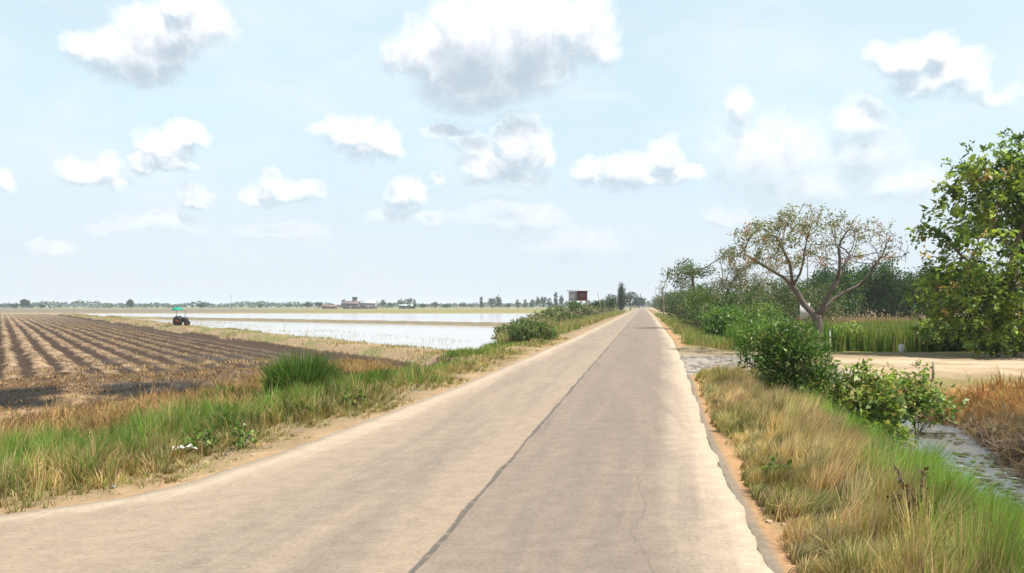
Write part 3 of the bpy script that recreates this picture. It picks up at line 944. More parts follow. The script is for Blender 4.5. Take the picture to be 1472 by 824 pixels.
# --- sparse spreading tree by the track
def bare_tree():
    g = np.random.default_rng(55)
    D = 31.0; s = D / F
    base = np.array([(1176 - 736) * s, D, -.2])
    root = empty('spreading_tree', base)
    tag(root, 'half bare flat-topped tree with sparse olive and reddish leaves beside the sandy track', 'tree')
    def P(u, v, dy=0.): return np.array([(u - 736) * s - base[0], dy, hz(v, D) - base[2]])
    nd, pr = [], []
    def chain(pts, par):
        for q in pts: nd.append(q); pr.append(par); par = len(nd) - 1
        return par
    f = chain([P(1176, 515), P(1176, 500), P(1175, 485), P(1176, 470), P(1174, 456)], -1)
    l1 = chain([P(1166, 447, .1), P(1157, 437, .15), P(1151, 424, .2), P(1143, 411, .25)], f)
    chain([P(1134, 400, .4), P(1122, 390, .7), P(1110, 380, 1.0), P(1098, 372, 1.2), P(1085, 362, 1.3)], l1)
    chain([P(1138, 396, 0), P(1133, 380, -.2), P(1124, 364, -.3), P(1116, 350, -.4)], l1)
    chain([P(1146, 394, -.3), P(1148, 378, -.5), P(1146, 360, -.8)], l1)
    m = chain([P(1180, 445, -.1), P(1184, 432, -.2), P(1190, 418, -.3), P(1197, 404, -.4)], f)
    chain([P(1196, 390, -.7), P(1192, 374, -1.0), P(1187, 358, -1.2)], m)
    chain([P(1206, 393, -.1), P(1217, 380, .2), P(1228, 366, .4)], m)
    r = chain([P(1188, 441, .1), P(1202, 429, .2), P(1219, 419, .2), P(1238, 409, .1)], f)
    chain([P(1250, 400, .3), P(1262, 388, .5), P(1274, 376, .6)], r)
    chain([P(1244, 398, -.3), P(1246, 384, -.6), P(1254, 370, -.8)], r)
    chain([P(1256, 412, 0), P(1272, 420, -.1), P(1285, 431, -.2), P(1293, 444, -.2), P(1297, 458, -.2)], r)
    chain([P(1196, 452, -.3), P(1208, 462, -.5), P(1218, 472, -.6)], f)
    # crown volume: a shallow dome
    A = []
    while len(A) < 900:
        u = g.uniform(-1, 1); w = g.uniform(-1, 1)
        if u * u + w * w > 1: continue
        q = math.sqrt(max(0, 1 - (u * u + w * w)))
        px = 1172 + u * 122
        top = 350 - q * 50 - 14 * float(vnoise(np.array([u * 5]), np.array([w * 5]), 8)[0]) + 8 + (8 if u > .2 else 0) + g.normal(0, 5); bot = 386 - q * 2
        v = g.uniform(top, bot) if g.random() < .72 else g.uniform(top, top + 20)
        A.append(P(px, v, w * 3.3))
    A = np.array(A)
    nd, pr = colonize(A, nd, pr, .15, 2.2, .17, 90, .3)
    R, tips = branch_mesh(nd, pr, .0085, .2, e=1.42, parent=root, mat=M_bark_pale, name='trunk')
    out = nd[R < .02]; out = out[out[:, 2] > P(0, 392)[2]]
    dens = ss(out[:, 0], 2.6, -.6) * .75 + .22
    out = out[g.random(len(out)) < dens * ss(fbm(out[:, 0] * 1.5, out[:, 2] * 2.0 + out[:, 1], 3), .4, .64)]
    per = 10; Q = np.repeat(out, per, axis=0) + g.normal(0, .11, (len(out) * per, 3))
    V = leaf_cards(Q, g.uniform(.06, .14, len(Q)), g, None, 1.7, .6)
    tw = palette(g, len(out), [(.2, .205, .09), (.14, .18, .06), (.3, .245, .19), (.4, .14, .075)], [1.2, .8, .6, .16])
    leaves_obj('crown', V, np.repeat(tw, per, axis=0), M_leaf, root)


bare_tree()

# --- shrubs and bushes near the camera
DEEP = [(.085, .17, .028), (.045, .1, .018), (.14, .2, .04), (.24, .22, .09)]
def place(u, v, z): return at(u, v, z)

b = np.array([6.35, 16.7, 0]); b[2] = H(b[:1], b[1:2])[0]
bushy('roadside_bush', 'large dark green feathery bush at the mouth of the gravel turning', 'bush', b,
      [(-.5, .4, 1.5, .62, .6, .6), (.2, 0, 1.05, .85, .7, .85), (.55, .1, .6, .65, .6, .6), (-.05, -.2, 1.6, .55, .5, .5), (-.3, .0, .8, .6, .5, .65), (.15, -.2, .4, .95, .6, .42)], 1250, 9, .125, DEEP, [1, 1, .6, .12], 201, stems=5, rbase=.07, elong=3.8, up=.3)
b = np.array([7.95, 16.4, 0]); b[2] = H(b[:1], b[1:2])[0]
bushy('broadleaf_shrub', 'yellow green broadleaf shrub on the ditch bank, beside the dark feathery bush', 'shrub', b,
      [(0, 0, 1.05, .7, .6, .65), (-.25, 0, .6, .6, .5, .55), (.3, -.1, 1.4, .38, .35, .42), (-.1, .1, 1.7, .3, .3, .35), (.1, -.2, .45, .75, .5, .4)], 420, 7, .15, [(.21, .29, .05), (.115, .185, .034), (.31, .31, .09), (.25, .16, .085)], [1, 1, .5, .2], 202, stems=6, rbase=.05, elong=2.0)
b = np.array([9.2, 17.1, 0]); b[2] = H(b[:1], b[1:2])[0]
bushy('broadleaf_shrub', 'low straggling broadleaf shrub leaning over the ditch water', 'shrub', b,
      [(-.15, 0, 1.05, .7, .55, .5), (.55, -.1, 1.0, .6, .5, .4), (-.35, .1, 1.5, .28, .3, .38), (.2, 0, 1.4, .4, .4, .38), (.4, .1, 1.7, .18, .2, .35)], 330, 6, .14, [(.18, .27, .045), (.105, .18, .034), (.3, .3, .09), (.24, .16, .085)], [1, 1, .4, .2], 203, stems=6, rbase=.05, elong=2.0)
b = np.array([.95, 41.5, -.3])
bushy('waterside_bush', 'rounded dark green bush at the corner of the flooded paddy, nearest the road', 'bush', b,
      [(0, 0, .75, 1.0, .9, .75), (.9, .3, .6, .8, .8, .6), (-.4, 0, .5, .7, .7, .5)], 420, 7, .17, [(.07, .12, .028), (.11, .16, .04), (.18, .18, .07)], [1, .8, .3], 204, stems=5, rbase=.06)
# tall grass clump in the left verge
b = np.array([-5.6, 19.6, 0]); b[2] = H(b[:1], b[1:2])[0]
g_ = np.random.default_rng(77); n_ = 1500
def clump(name, label, cat, base, n, rad, hlo, hhi, cols, w, seed, lean=.3):
    g = np.random.default_rng(seed)
    root = empty(name, base); tag(root, label, cat)
    rr = rad * np.sqrt(g.random(n)); th = g.uniform(0, 6.28, n); x = np.cos(th) * rr * 1.35; y = np.sin(th) * rr
    h = g.uniform(hlo, hhi, n) * (1 - .45 * (rr / rad) ** 2); az = g.uniform(0, 6.28, n); wd = g.uniform(.018, .036, n)
    ln = h * np.abs(g.normal(0, lean, n)); lx = np.cos(th) * ln + g.normal(0, .05, n); ly = np.sin(th) * ln
    wx, wy = np.cos(az) * wd / 2, np.sin(az) * wd / 2
    V = np.empty((n, 5, 3)); z0 = -.05
    V[:, 0] = np.c_[x - wx, y - wy, 0 * x + z0]; V[:, 1] = np.c_[x + wx, y + wy, 0 * x + z0]
    V[:, 2] = np.c_[x + wx + lx * .35, y + wy + ly * .35, h * .6]; V[:, 3] = np.c_[x - wx + lx * .35, y - wy + ly * .35, h * .6]
    V[:, 4] = np.c_[x + lx, y + ly, h * .97]
    c = palette(g, n, cols, w); k = np.arange(n)[:, None] * 5
    mesh_np('leaf_blades', V.reshape(-1, 3), [k + np.array([[0, 1, 2, 3]]), k + np.array([[3, 2, 4]])], M_grass, root, col=np.repeat(c, 5, axis=0))
clump('grass_clump', 'tall dark green grass clump standing in the verge beside the furrowed field', 'grass clump', b, 1700, .7, .9, 1.6, [(.06, .13, .02), (.1, .17, .03), (.16, .18, .05)], [1, .8, .25], 77)
b = np.array([-7.4, 19.2, 0]); b[2] = H(b[:1], b[1:2])[0]
clump('grass_clump', 'short sprawling grass clump at the edge of the burnt stubble', 'grass clump', b, 600, .6, .3, .6, [(.08, .14, .025), (.2, .18, .06)], [1, .5], 78)
b = np.array([-3.6, 20.6, 0]); b[2] = H(b[:1], b[1:2])[0]
clump('grass_clump', 'low dark green grass clump at the foot of the sandy bund', 'grass clump', b, 700, .7, .3, .6, [(.06, .12, .02), (.12, .16, .04)], [1, .6], 79)
b = np.array([3.85, 10.6, 0]); b[2] = H(b[:1], b[1:2])[0]
clump('grass_clump', 'small dark green weed tuft among the dry bank grass', 'grass clump', b, 350, .3, .3, .55, [(.06, .1, .03), (.12, .13, .05)], [1, .6], 80)
# dead brown weed in the foreground bank
def dead_weed(base, label, seed, hh, n):
    g = np.random.default_rng(seed)
    root = empty('dead_weed', base); tag(root, label, 'weed')
    mb = MB(); tips = []
    for i in range(n):
        a = g.uniform(0, 6.28); h = hh * g.uniform(.5, 1.1); l = g.uniform(.05, .22)
        p = np.array([[0.03 * math.cos(a), .03 * math.sin(a), -.05], [l * .5 * math.cos(a), l * .5 * math.sin(a), h * .55], [l * math.cos(a), l * math.sin(a), h]])
        p[1:] += g.normal(0, .02, (2, 3)); mb.tube(p, [.009, .007, .004], 5)
        for q in range(14): tips.append(lerp(p[1], p[2], g.uniform(-.2, 1.05)))
    mb.build('stem', plain('dead_stem', (.07, .045, .035), .9), root)
    tips = np.array(tips)
    V = leaf_cards(tips, g.uniform(.03, .09, len(tips)), g, None, 1.5, .2)
    leaves_obj('dead_leaves', V, palette(g, len(tips), [(.06, .03, .022), (.1, .055, .035)], [1, .6]), M_leaf, root)
b = np.array([3.46, 6.45, 0]); b[2] = H(b[:1], b[1:2])[0]
dead_weed(b, 'dead dark brown weed standing in the foreground dry grass', 301, .62, 16)
b = np.array([3.95, 6.4, 0]); b[2] = H(b[:1], b[1:2])[0]
dead_weed(b, 'small withered weed close to the bottom edge among bank grass', 302, .42, 7)

# undergrowth below the leafy tree and along the back of the track
under = [((1345, 505), .8, 1.5, 'pale yellow green shrub under the outer edge of the leafy tree crown'),
         ((1395, 506), 1.2, 1.5, 'shady dark green shrub right beneath the leafy tree crown'),
         ((1445, 506), 1.4, 1.3, 'bushy green shrub around the foot of the leafy tree trunk'),
         ((1500, 508), 1.4, 1.5, 'green shrub half cut off at the edge of the picture under the leafy tree'),
         ((1215, 503), 1.0, 1.35, 'leafy weed bush at the trunk foot of the half bare tree')]
for i, ((u, v), rx, h, lb) in enumerate(under):
    p = at(u, v, -.2); p[2] = H(p[:1], p[1:2])[0]
    pal = [(.24, .33, .07), (.15, .23, .05), (.32, .33, .12)] if i in (0, 4) else [(.07, .12, .025), (.13, .2, .04), (.22, .26, .08)]
    bushy('undergrowth_shrub', lb, 'shrub', p, [(0, 0, h * .5, rx, .8, h * .5), (rx * .4, .2, h * .7, rx * .5, .6, h * .4), (-rx * .4, 0, h * .45, rx * .5, .6, h * .45)], 300, 7, .17, pal, [1, .8, .4], 400 + i, group='shrubs beyond the sandy track', stems=4, rbase=.05, elong=2.2)

# roadside thicket on the right, receding with the road
thick = [(44, 3.6, 1.5, 2.0), (47, 5.2, 1.9, 2.4), (52, 3.8, 1.7, 2.5), (56, 6.0, 2.1, 3.2), (60, 3.6, 1.8, 2.9), (66, 5.6, 2.2, 3.7), (72, 3.6, 1.9, 3.2), (80, 5.5, 2.4, 4.0), (90, 3.8, 2.0, 3.4), (102, 5.4, 2.5, 4.2),
         (118, 4.0, 2.2, 3.7), (140, 5.6, 2.6, 4.4), (165, 4.4, 2.4, 4.2), (200, 5.0, 3, 5), (250, 5.0, 3, 5), (310, 5.5, 3.2, 5.4), (400, 6, 3.5, 6), (520, 7, 4, 7), (59, 9.5, 2.4, 3.8), (68, 10.5, 2.6, 4.2), (78, 11, 2.8, 4.2), (63, 13, 2.4, 3.7)]
protos = []
for i in range(4):
    g0 = np.random.default_rng(600 + i)
    bl = [(0, 0, .5, 1, 1, .5)] + [(g0.normal(0, .5), g0.normal(0, .5), g0.uniform(.35, .85), g0.uniform(.35, .6), g0.uniform(.35, .6), g0.uniform(.2, .38)) for _ in range(6)]
    protos.append(bl)
GT = 'thicket along the road edge'
for i, (Y, s, rx, h) in enumerate(thick):
    h *= 1.0 if i < 3 else 1.22; rx *= 1.12
    x = float(XR(np.array([Y]))[0] + s); bl = [tuple(np.array(q) * np.array([rx, rx, h, rx, rx, h])) for q in protos[i % 4]]
    nt_ = 560 if Y < 100 else 300
    lab = 'dark green bush in the dense thicket lining the road edge beyond the gravel turning' if i else 'bright green leafy bush at the near end of the roadside thicket'
    pal = [(.11, .2, .034), (.075, .145, .026), (.16, .21, .05)] if i in (0, 1, 4) else [(.04, .08, .02), (.06, .105, .024), (.1, .125, .045), (.2, .16, .1)]
    bushy('thicket_bush', lab, 'bush', (x, Y, -.3), bl, nt_, 6, .2 if Y < 100 else .4, pal, [1, .8, .4, .15][:len(pal)], 700 + i, group=GT, stems=3, rbase=.07, mat=M_far if Y > 100 else M_leaf)

# airy trees rising from the thicket
def airy(name, label, u, v, d, wpx, tall, seed, cols, leaf=.2, nt_=260, bare=False):
    s = d / F; base = np.array([(u - 736) * s, d, -.3]); top = hz(v, d) + .3; g = np.random.default_rng(seed)
    bl = []
    for k in range(9):
        hh = g.uniform(.55, .95); bl.append((float(np.clip(g.normal(0, .3), -.45, .45)) * wpx * s, float(np.clip(g.normal(0, .3), -.45, .45)) * wpx * s, top * hh, wpx * s * .2, wpx * s * .2, top * .06))
    root = empty(name, base); tag(root, label, 'tree')
    pts, od = blob_points(g, bl, nt_)
    nd, pr = [np.array([0., 0, -.2])], [-1]
    for z in np.linspace(.3, top * .42, 5): nd.append(np.array([g.normal(0, .05), g.normal(0, .05), z])); pr.append(len(nd) - 2)
    nd, pr = colonize(pts[:190], nd, pr, top * .035, 5, top * .04, 70, .3)
    branch_mesh(nd, pr, .014 if bare else .011, .11 * top / 6, parent=root, mat=M_bark)
    per = 2 if bare else 5
    if bare: pts = pts[:70]
    P = np.repeat(pts, per, axis=0) + g.normal(0, .16, (len(pts) * per, 3))
    V = leaf_cards(P, g.uniform(.6, 1.3, len(P)) * leaf, g, None, 2.2, .5)
    leaves_obj('crown', V, palette(g, len(P), cols, [1] * len(cols)), M_leaf, root)
airy('airy_tree', 'slender airy tree with a forked top, highest in the roadside thicket', 1000, 354, 62, 78, 0, 801, [(.06, .1, .03), (.09, .12, .04)], .21, 420)
airy('airy_tree', 'thin leafed tree rising between the forked airy tree and the half bare tree', 1042, 366, 60, 66, 0, 802, [(.08, .11, .04), (.15, .13, .08)], .18, 330)
airy('bare_tree', 'leafless grey tree at the far end of the roadside thicket', 954, 402, 135, 26, 0, 803, [(.2, .17, .13)], .25, 190, True)
airy('airy_tree', 'loose pale crowned tree in the thicket beside the concrete pole', 1083, 374, 66, 56, 0, 804, [(.1, .12, .05), (.18, .15, .1)], .17, 260)

# belt of trees behind the reeds
GB = 'tree belt behind the reeds'
belt = [(1095, 418), (1118, 424), (1142, 412), (1168, 398), (1192, 388), (1216, 380), (1238, 384), (1262, 378), (1285, 386), (1308, 392), (1332, 382), (1360, 388), (1400, 384), (1440, 388), (1490, 386), (1545, 390), (1610, 394), (1680, 389), (1755, 395)]
for i, (u, v) in enumerate(belt):
    d = 92 + 9 * (i * 37 % 5) / 4; s = d / F; h = hz(v, d) + .3
    bl = [tuple(np.array(q) * np.array([2.1, 2.1, h, 2.1, 2.1, h])) for q in protos[(i * 3) % 4]]
    bushy('belt_tree', 'dark green bushy tree in the dense belt behind the reeds', 'tree', ((u - 736) * s, d, -.3), bl, 700, 8, .32, [(.03, .07, .014), (.048, .1, .018), (.085, .13, .03)], [1, .8, .35], 900 + i, group=GB, rbase=.12, mat=M_far)

# scrub between road and water on the left
GS = 'scrub between the road and the flooded paddy'
scrub = [(47, 4.4, 1.1, 1.1), (53, 5.5, 1.2, 1.3), (60, 6.5, 1.4, 1.3), (66, 5.0, 1.2, 1.5), (74, 8, 1.6, 1.8), (82, 5.6, 1.5, 1.9), (92, 9.5, 2.0, 2.3), (100, 6, 1.8, 2.3), (112, 11, 2.2, 2.7), (124, 6, 2.0, 2.7), (138, 12, 2.4, 3.0), (150, 7, 2.2, 3.0), (172, 7.0, 2.4, 3.3), (190, 14, 2.8, 3.5), (215, 7, 2.8, 3.6), (245, 14, 3.2, 3.8), (290, 8, 3.2, 4.2)]
for i, (Y, s, rx, h) in enumerate(scrub):
    h *= .5 if Y < 120 else .75
    x = float(XL(np.array([Y]))[0] - s); bl = [tuple(np.array(q) * np.array([rx, rx, h, rx, rx, h])) for q in protos[(i + 1) % 4]]
    pal = [(.08, .13, .03), (.16, .18, .065), (.27, .22, .13)] if i % 3 else [(.17, .17, .075), (.28, .23, .14), (.1, .14, .04)]
    bushy('scrub_bush', 'brownish green bush in the scrub strip between road and flooded paddy', 'bush', (x, Y, -.3), bl, 230, 6, .2 if Y < 100 else .36, pal, [1, .7, .4], 1000 + i, group=GS, stems=3, rbase=.06, mat=M_far)

# far trees on the left of the road
def fartree(name, label, u, v, d, wpx, cols, seed, group=None, tall=False, n=420, leaf=None):
    s = d / F; h = hz(v, d) + .3; w = wpx * s / 2
    if tall: bl = [(0, 0, h * .6, w, w, h * .4), (0, 0, h * .35, w * 1.2, w, h * .25)]
    else:
        g = np.random.default_rng(seed)
        bl = [(0, 0, h * .62, w, w, h * .36)] + [(g.normal(0, w * .45), g.normal(0, w * .4), h * g.uniform(.5, .8), w * .5, w * .5, h * .2) for _ in range(4)]
    return bushy(name, label, 'tree', ((u - 736) * s, d, -.3), bl, n, 4, leaf or max(.35, 1.6 * s), cols, [1] * len(cols), seed, group=group, rbase=.03 * h, mat=M_far, elong=1.6)
FG = [(.02, .04, .014), (.032, .058, .018)]
fartree('slim_tree', 'tallest slim dark tree standing by the road near its vanishing end', 893, 407, 235, 8, FG, 1101, tall=True, n=900)
fartree('round_tree', 'rounded green tree just before the slim tall tree beside the road', 878, 423, 205, 22, FG + [(.07, .11, .03)], 1102)
fartree('round_tree', 'broad dark tree behind the slim tall tree by the road', 906, 419, 330, 24, FG, 1103)
fartree('round_tree', 'small dark tree last before the road disappears', 919, 427, 480, 16, FG, 1104)
fartree('bushy_tree', 'low bushy tree in front of the stilt shack', 858, 432, 170, 22, FG + [(.08, .13, .03)], 1105)
fartree('bushy_tree', 'bright green bush tree below the maroon shack', 826, 433, 150, 20, [(.1, .17, .03), (.06, .11, .025)], 1106)
fartree('lone_tree', 'lone dark tree on the horizon at the head of the furrows', 36, 431, 620, 11, FG, 1107)
fartree('lone_tree', 'small lone tree on the horizon beyond the end of the sandy bund', 187, 431, 640, 8, FG, 1108)
GF = 'far trees along the plain'
hor = [(441, 434, 16, 0), (458, 434, 10, 0), (476, 437, 10, 0), (494, 431, 5, 1), (551, 431, 8, 0), (562, 435, 9, 0), (577, 431, 12, 0), (588, 429, 14, 0), (596, 431, 4, 1), (608, 437, 8, 0), (626, 434, 9, 0), (642, 437, 12, 0), (665, 435, 12, 0), (678, 437, 10, 0),
       (692, 427, 4, 1), (707, 428, 9, 0), (716, 427, 9, 0), (730, 436, 10, 0), (744, 431, 5, 1), (755, 431, 4, 1), (765, 431, 6, 1), (773, 427, 9, 0), (781, 426, 9, 0), (790, 429, 6, 1), (799, 421, 5, 1), (807, 425, 6, 0), (815, 433, 9, 0), (845, 431, 8, 0), (865, 430, 9, 0),
       (20, 437, 10, 0), (60, 437.5, 8, 0), (290, 436, 14, 0), (374, 437, 8, 0), (415, 437, 10, 0), (932, 432, 6, 0), (946, 424, 8, 0)]
FP = {}
for i, (u, v, w, tall) in enumerate(hor):
    d = 560 + 140 * ((i * 29) % 7) / 6
    if i < 8 or (tall and ('t' not in FP)) :
        o = fartree('plain_tree', 'tiny dark tree in the broken line along the far edge of the plain' if not tall else 'tiny slim dark tree in the line along the far edge of the plain', u, v, d, w, FG, 1200 + i, group=GF, tall=bool(tall), n=90)
        FP.setdefault('t' if tall else 'r', []).append((o, hz(v, d) + .3, w * d / F))
    else:
        src, h0, w0 = FP['t' if tall else 'r'][i % len(FP['t' if tall else 'r'])]
        o = copy_tree(src); s = d / F
        o.location = ((u - 736) * s, d, -.3); o.rotation_euler = (0, 0, i * 1.3)
        o.scale = (w * s / w0, w * s / w0, (hz(v, d) + .3) / h0)

# continuous far wood on the horizon (one mass)
def far_wood():
    g = np.random.default_rng(88)
    n = 26000
    th = g.uniform(-.8, .8, n); R_ = g.uniform(900, 1700, n)
    x = np.sin(th) * R_; y = np.cos(th) * R_
    hh = (3.0 + 4.5 * fbm(th * 60, th * 0, 5) ** 1.5 * 2) * (R_ / 1200)
    z = -.3 + hh * g.random(n) ** .8
    V = leaf_cards(np.c_[x, y, z], g.uniform(1.6, 3.6, n), g, None, 1.4, .3)
    o = leaves_obj('far_wood', V, palette(g, n, FG, [1, 1]), M_far, None)
    tag(o, kind='stuff')
far_wood()


# ------------------------------------------------------------------ made things
def utility_pole(u, v, d, label, arm=True):
    s = d / F; base = ((u - 736) * s, d, -.35); h = hz(v, d) + .35
    root = empty('utility_pole', base, .2); tag(root, label, 'utility pole', 'concrete utility poles')
    mb = MB(); mb.tube([(0, 0, -.3), (0, 0, h * .5), (0, 0, h)], [.15, .12, .09], 8); mb.build('pole', M_conc, root)
    if arm:
        mb = MB(); mb.box((0, -.16, h - .45), (1.7, .1, .12)); mb.build('crossarm', M_dark, root)
        for dx in (-.75, -.3, .3, .75):
            mb = MB(); mb.tube([(dx, -.16, h - .39), (dx, -.16, h - .3), (dx, -.16, h - .2)], [.035, .06, .03], 8); mb.build('insulator', M_white, root)
utility_pole(1072, 364, 108, 'grey utility pole with crossarm above the thicket between two airy trees')
utility_pole(1161, 358, 112, 'grey utility pole seen through the branches of the half bare tree')
utility_pole(1283, 366, 114, 'grey utility pole between the half bare tree and the leafy tree')
for i, (u, v, d, lb) in enumerate([(78, 436, 420, 'distant thin post over the furrowed field nearest the lone tree'), (107, 437, 430, 'distant thin post midway along the skyline over the furrows'), (140, 431.5, 440, 'tall distant post above the head of the sandy bund'), (333, 424, 460, 'lone thin mast on the skyline over the flooded paddy')]):
    utility_pole(u, v, d, lb)


def sign_board():
    d = 31.9; s = d / F
    root = empty('sign_board', ((1157 - 736) * s, d, -.2), .12); tag(root, 'plain white board on a post behind the half bare tree trunk', 'sign')
    zc = hz(447, d) + .2
    mb = MB(); mb.box((0, 0, zc), (.46, .03, .7), bev=.01); mb.build('board', M_white, root)
    mb = MB(); mb.box((0, .05, zc / 2 - .1), (.08, .06, zc + .4)); mb.build('post', M_wood, root)
sign_board()


def stake(name, u, v, d, h, w, mat, label, cat, lean=0.0):
    p = np.array([(u - 736) / F * d, d, 0.]); p[2] = H(p[:1], p[1:2])[0]
    mb = MB(); mb.tube([(0, 0, -.1), (lean * .5, 0, h * .5), (lean, .01, h)], [w / 2, w / 2.1, w / 2.5], 7)
    o = mb.build(name, mat); o.location = p; tag(o, label, cat)
stake('wooden_stake', 1341, 535, 20.8, .5, .07, M_wood, 'short wooden stake at the near edge of the sandy track', 'stake', .02)
stake('pale_post', 1193, 505, 32.5, 1.0, .07, M_white, 'thin pale post beside the half bare tree trunk', 'post', .01)
root = np.array([(1296 - 736) / F * 31.4, 31.4, 0.]); root[2] = H(root[:1], root[1:2])[0]
e = empty('marker_stone', root, .3); tag(e, 'small white marker stone at the far edge of the sandy track', 'marker')
mb = MB(); mb.box((0, 0, .14), (.24, .16, .34), bev=.04); mb.build('block', M_white, e)
mb = MB(); mb.box((0, 0, .335), (.2, .12, .05), bev=.04); mb.build('cap', M_white, e)
for u, v, lb in [(408, 475, 'thin bamboo stick standing in the near paddy water'), (440, 482, 'bent bamboo stick by the shallow edge of the paddy water')]:
    d = F * 2.4 / (v - 440); stake('bamboo_stick', u, v, d, 1.1, .05, M_wood, lb, 'stick', .12)
d = 165.; stake('bamboo_pole', 866, 440, d, 5.2, .18, M_wood, 'leaning bamboo pole between the shack and the rounded tree', 'pole', -1.1)


# tractor with sunshade on the bund
def tractor():
    d = 82.; p = np.array([(260 - 736) / F * d, d, 0.]); p[2] = H(p[:1], p[1:2])[0]
    root = empty('tractor', p, math.radians(12)); root.scale = (.78, .78, .86); tag(root, 'small dark tractor with a green sunshade parked on the bund', 'tractor')
    mb = MB(); mb.box((.15, 0, .55), (1.5, .45, .22), bev=.05); mb.box((-.35, 0, .72), (.7, .5, .25), bev=.08); mb.build('chassis', M_dark, root)
    mb = MB(); mb.box((.55, 0, .86), (.85, .5, .42), bev=.12); mb.box((.55, 0, 1.09), (.75, .36, .06), bev=.08); mb.build('hood', M_dark, root)
    mb = MB(); mb.tube([(.55, .12, 1.05), (.55, .12, 1.9)], .035, 8); mb.tube([(.55, .12, 1.9), (.5, .12, 2.0)], .035, 8); mb.build('exhaust_pipe', M_dark, root)
    for sy in (-1, 1):
        for (x, R, r, w) in ((-.42, .46, .13, .2), (.82, .28, .08, .12)):
            y = sy * (.48 if R > .4 else .4)
            mb = MB(); mb.torus((x, y, R + r * .6), (0, 1, 0), R, r, 24, 8)
            wh = mb.build('wheel', M_rubber, root, smooth=True)
            mb = MB(); mb.tube([(x, y - w / 2, R + r * .6), (x, y + w / 2, R + r * .6)], R * .72, 16); mb.build('rim', M_darkred, wh)
        mb = MB(); 
        th = np.linspace(.3, 2.6, 8)
        mb.tube(np.c_[-.42 + .66 * np.cos(th), np.full(8, sy * .48), .54 + .66 * np.sin(th)], .05, 6); mb.build('fender', M_dark, root)
    mb = MB(); mb.box((-.4, 0, .95), (.4, .42, .1), bev=.08); mb.box((-.6, 0, 1.15), (.08, .42, .36), bev=.03); mb.build('seat', M_rubber, root)
    mb = MB(); mb.torus((.0, 0, 1.2), (.5, 0, .85), .17, .018, 18, 6); mb.tube([(.0, 0, 1.2), (.15, 0, .85)], .02, 6); mb.build('steering_wheel', M_dark, root)
    mb = MB(); mb.tube([(-.62, .0, .7), (-.55, 0, 2.1)], .03, 8); mb.build('canopy_pole', M_dark, root)
    # umbrella canopy: shallow eight sided dome with a valance
    k = 8; rings = [(.02, 2.42), (.3, 2.39), (.58, 2.29), (.78, 2.14), (.78, 2.0)]
    V = [(-.45 + r * math.cos(2 * math.pi * (i + .5) / k), r * math.sin(2 * math.pi * (i + .5) / k), z) for r, z in rings for i in range(k)]
    Q = [(a * k + i, a * k + (i + 1) % k, (a + 1) * k + (i + 1) % k, (a + 1) * k + i) for a in range(len(rings) - 1) for i in range(k)]
    o = mesh_np('canopy', V, [np.array(Q)], M_green, root)
tractor()


# distant buildings
def gable(mb, c, w, dpt, z0, rise, over=.4):
    x, y = c; a, b_ = w / 2 + over, dpt / 2 + over; t = .1
    for sy in (-1, 1):
        V = [(x - a, y + sy * b_, z0), (x + a, y + sy * b_, z0), (x + a, y, z0 + rise), (x - a, y, z0 + rise)]
        V += [(p[0], p[1], p[2] + t) for p in V]
        mb.add(V, [(0, 1, 2, 3), (4, 5, 6, 7), (0, 1, 5, 4), (1, 2, 6, 5), (2, 3, 7, 6), (3, 0, 4, 7)])


def gable_ends(mb, c, w, dpt, z0, rise):
    x, y = c
    for sx in (-1, 1):
        X = x + sx * w / 2
        mb.add([(X, y - dpt / 2, z0), (X, y + dpt / 2, z0), (X, y, z0 + rise), (X - sx * .08, y - dpt / 2, z0), (X - sx * .08, y + dpt / 2, z0), (X - sx * .08, y, z0 + rise)], [(0, 1, 4, 3), (1, 2, 5, 4), (2, 0, 3, 5)], [(0, 1, 2), (3, 4, 5)])


def shack():
    d = 168.; s = d / F
    root = empty('stilt_shack', ((831 - 736) * s, d, -.3), -.05); tag(root, 'small stilt shack with maroon boards, white side room and flat pale roof above the bushes', 'shack')
    zf = hz(432, d) + .3; zt = hz(418.5, d) + .3; h = zt - zf
    for dx in (-1.9, -.5, .6, 2.0):
        for dy in (-1.2, 1.2):
            mb = MB(); mb.tube([(dx, dy, -.3), (dx, dy, zf)], .09, 7); mb.build('stilt', M_wood, root)
    mb = MB(); mb.box((0, 0, zf - .06), (4.4, 3, .12)); mb.build('floor', M_wood, root)
    mb = MB(); mb.box((.95, 0, zf + h / 2), (2.2, 2.7, h)); w = mb.build('wall', M_maroon, root)
    mb = MB(); mb.box((.9, -1.36, zf + h * .55), (.7, .05, .7)); f = mb.build('window', M_wood, root)
    mb = MB(); mb.box((.9, -1.392, zf + h * .55), (.55, .012, .55)); mb.build('pane', M_pane, f)
    mb = MB(); mb.box((-1.15, .2, zf + h * .47), (1.95, 2.2, h * .94)); mb.build('side_room', M_wall, root)
    mb = MB(); mb.box((-.1, 0, zt + .06), (5.1, 3.6, .12)); mb.build('roof', M_tin, root)
shack()


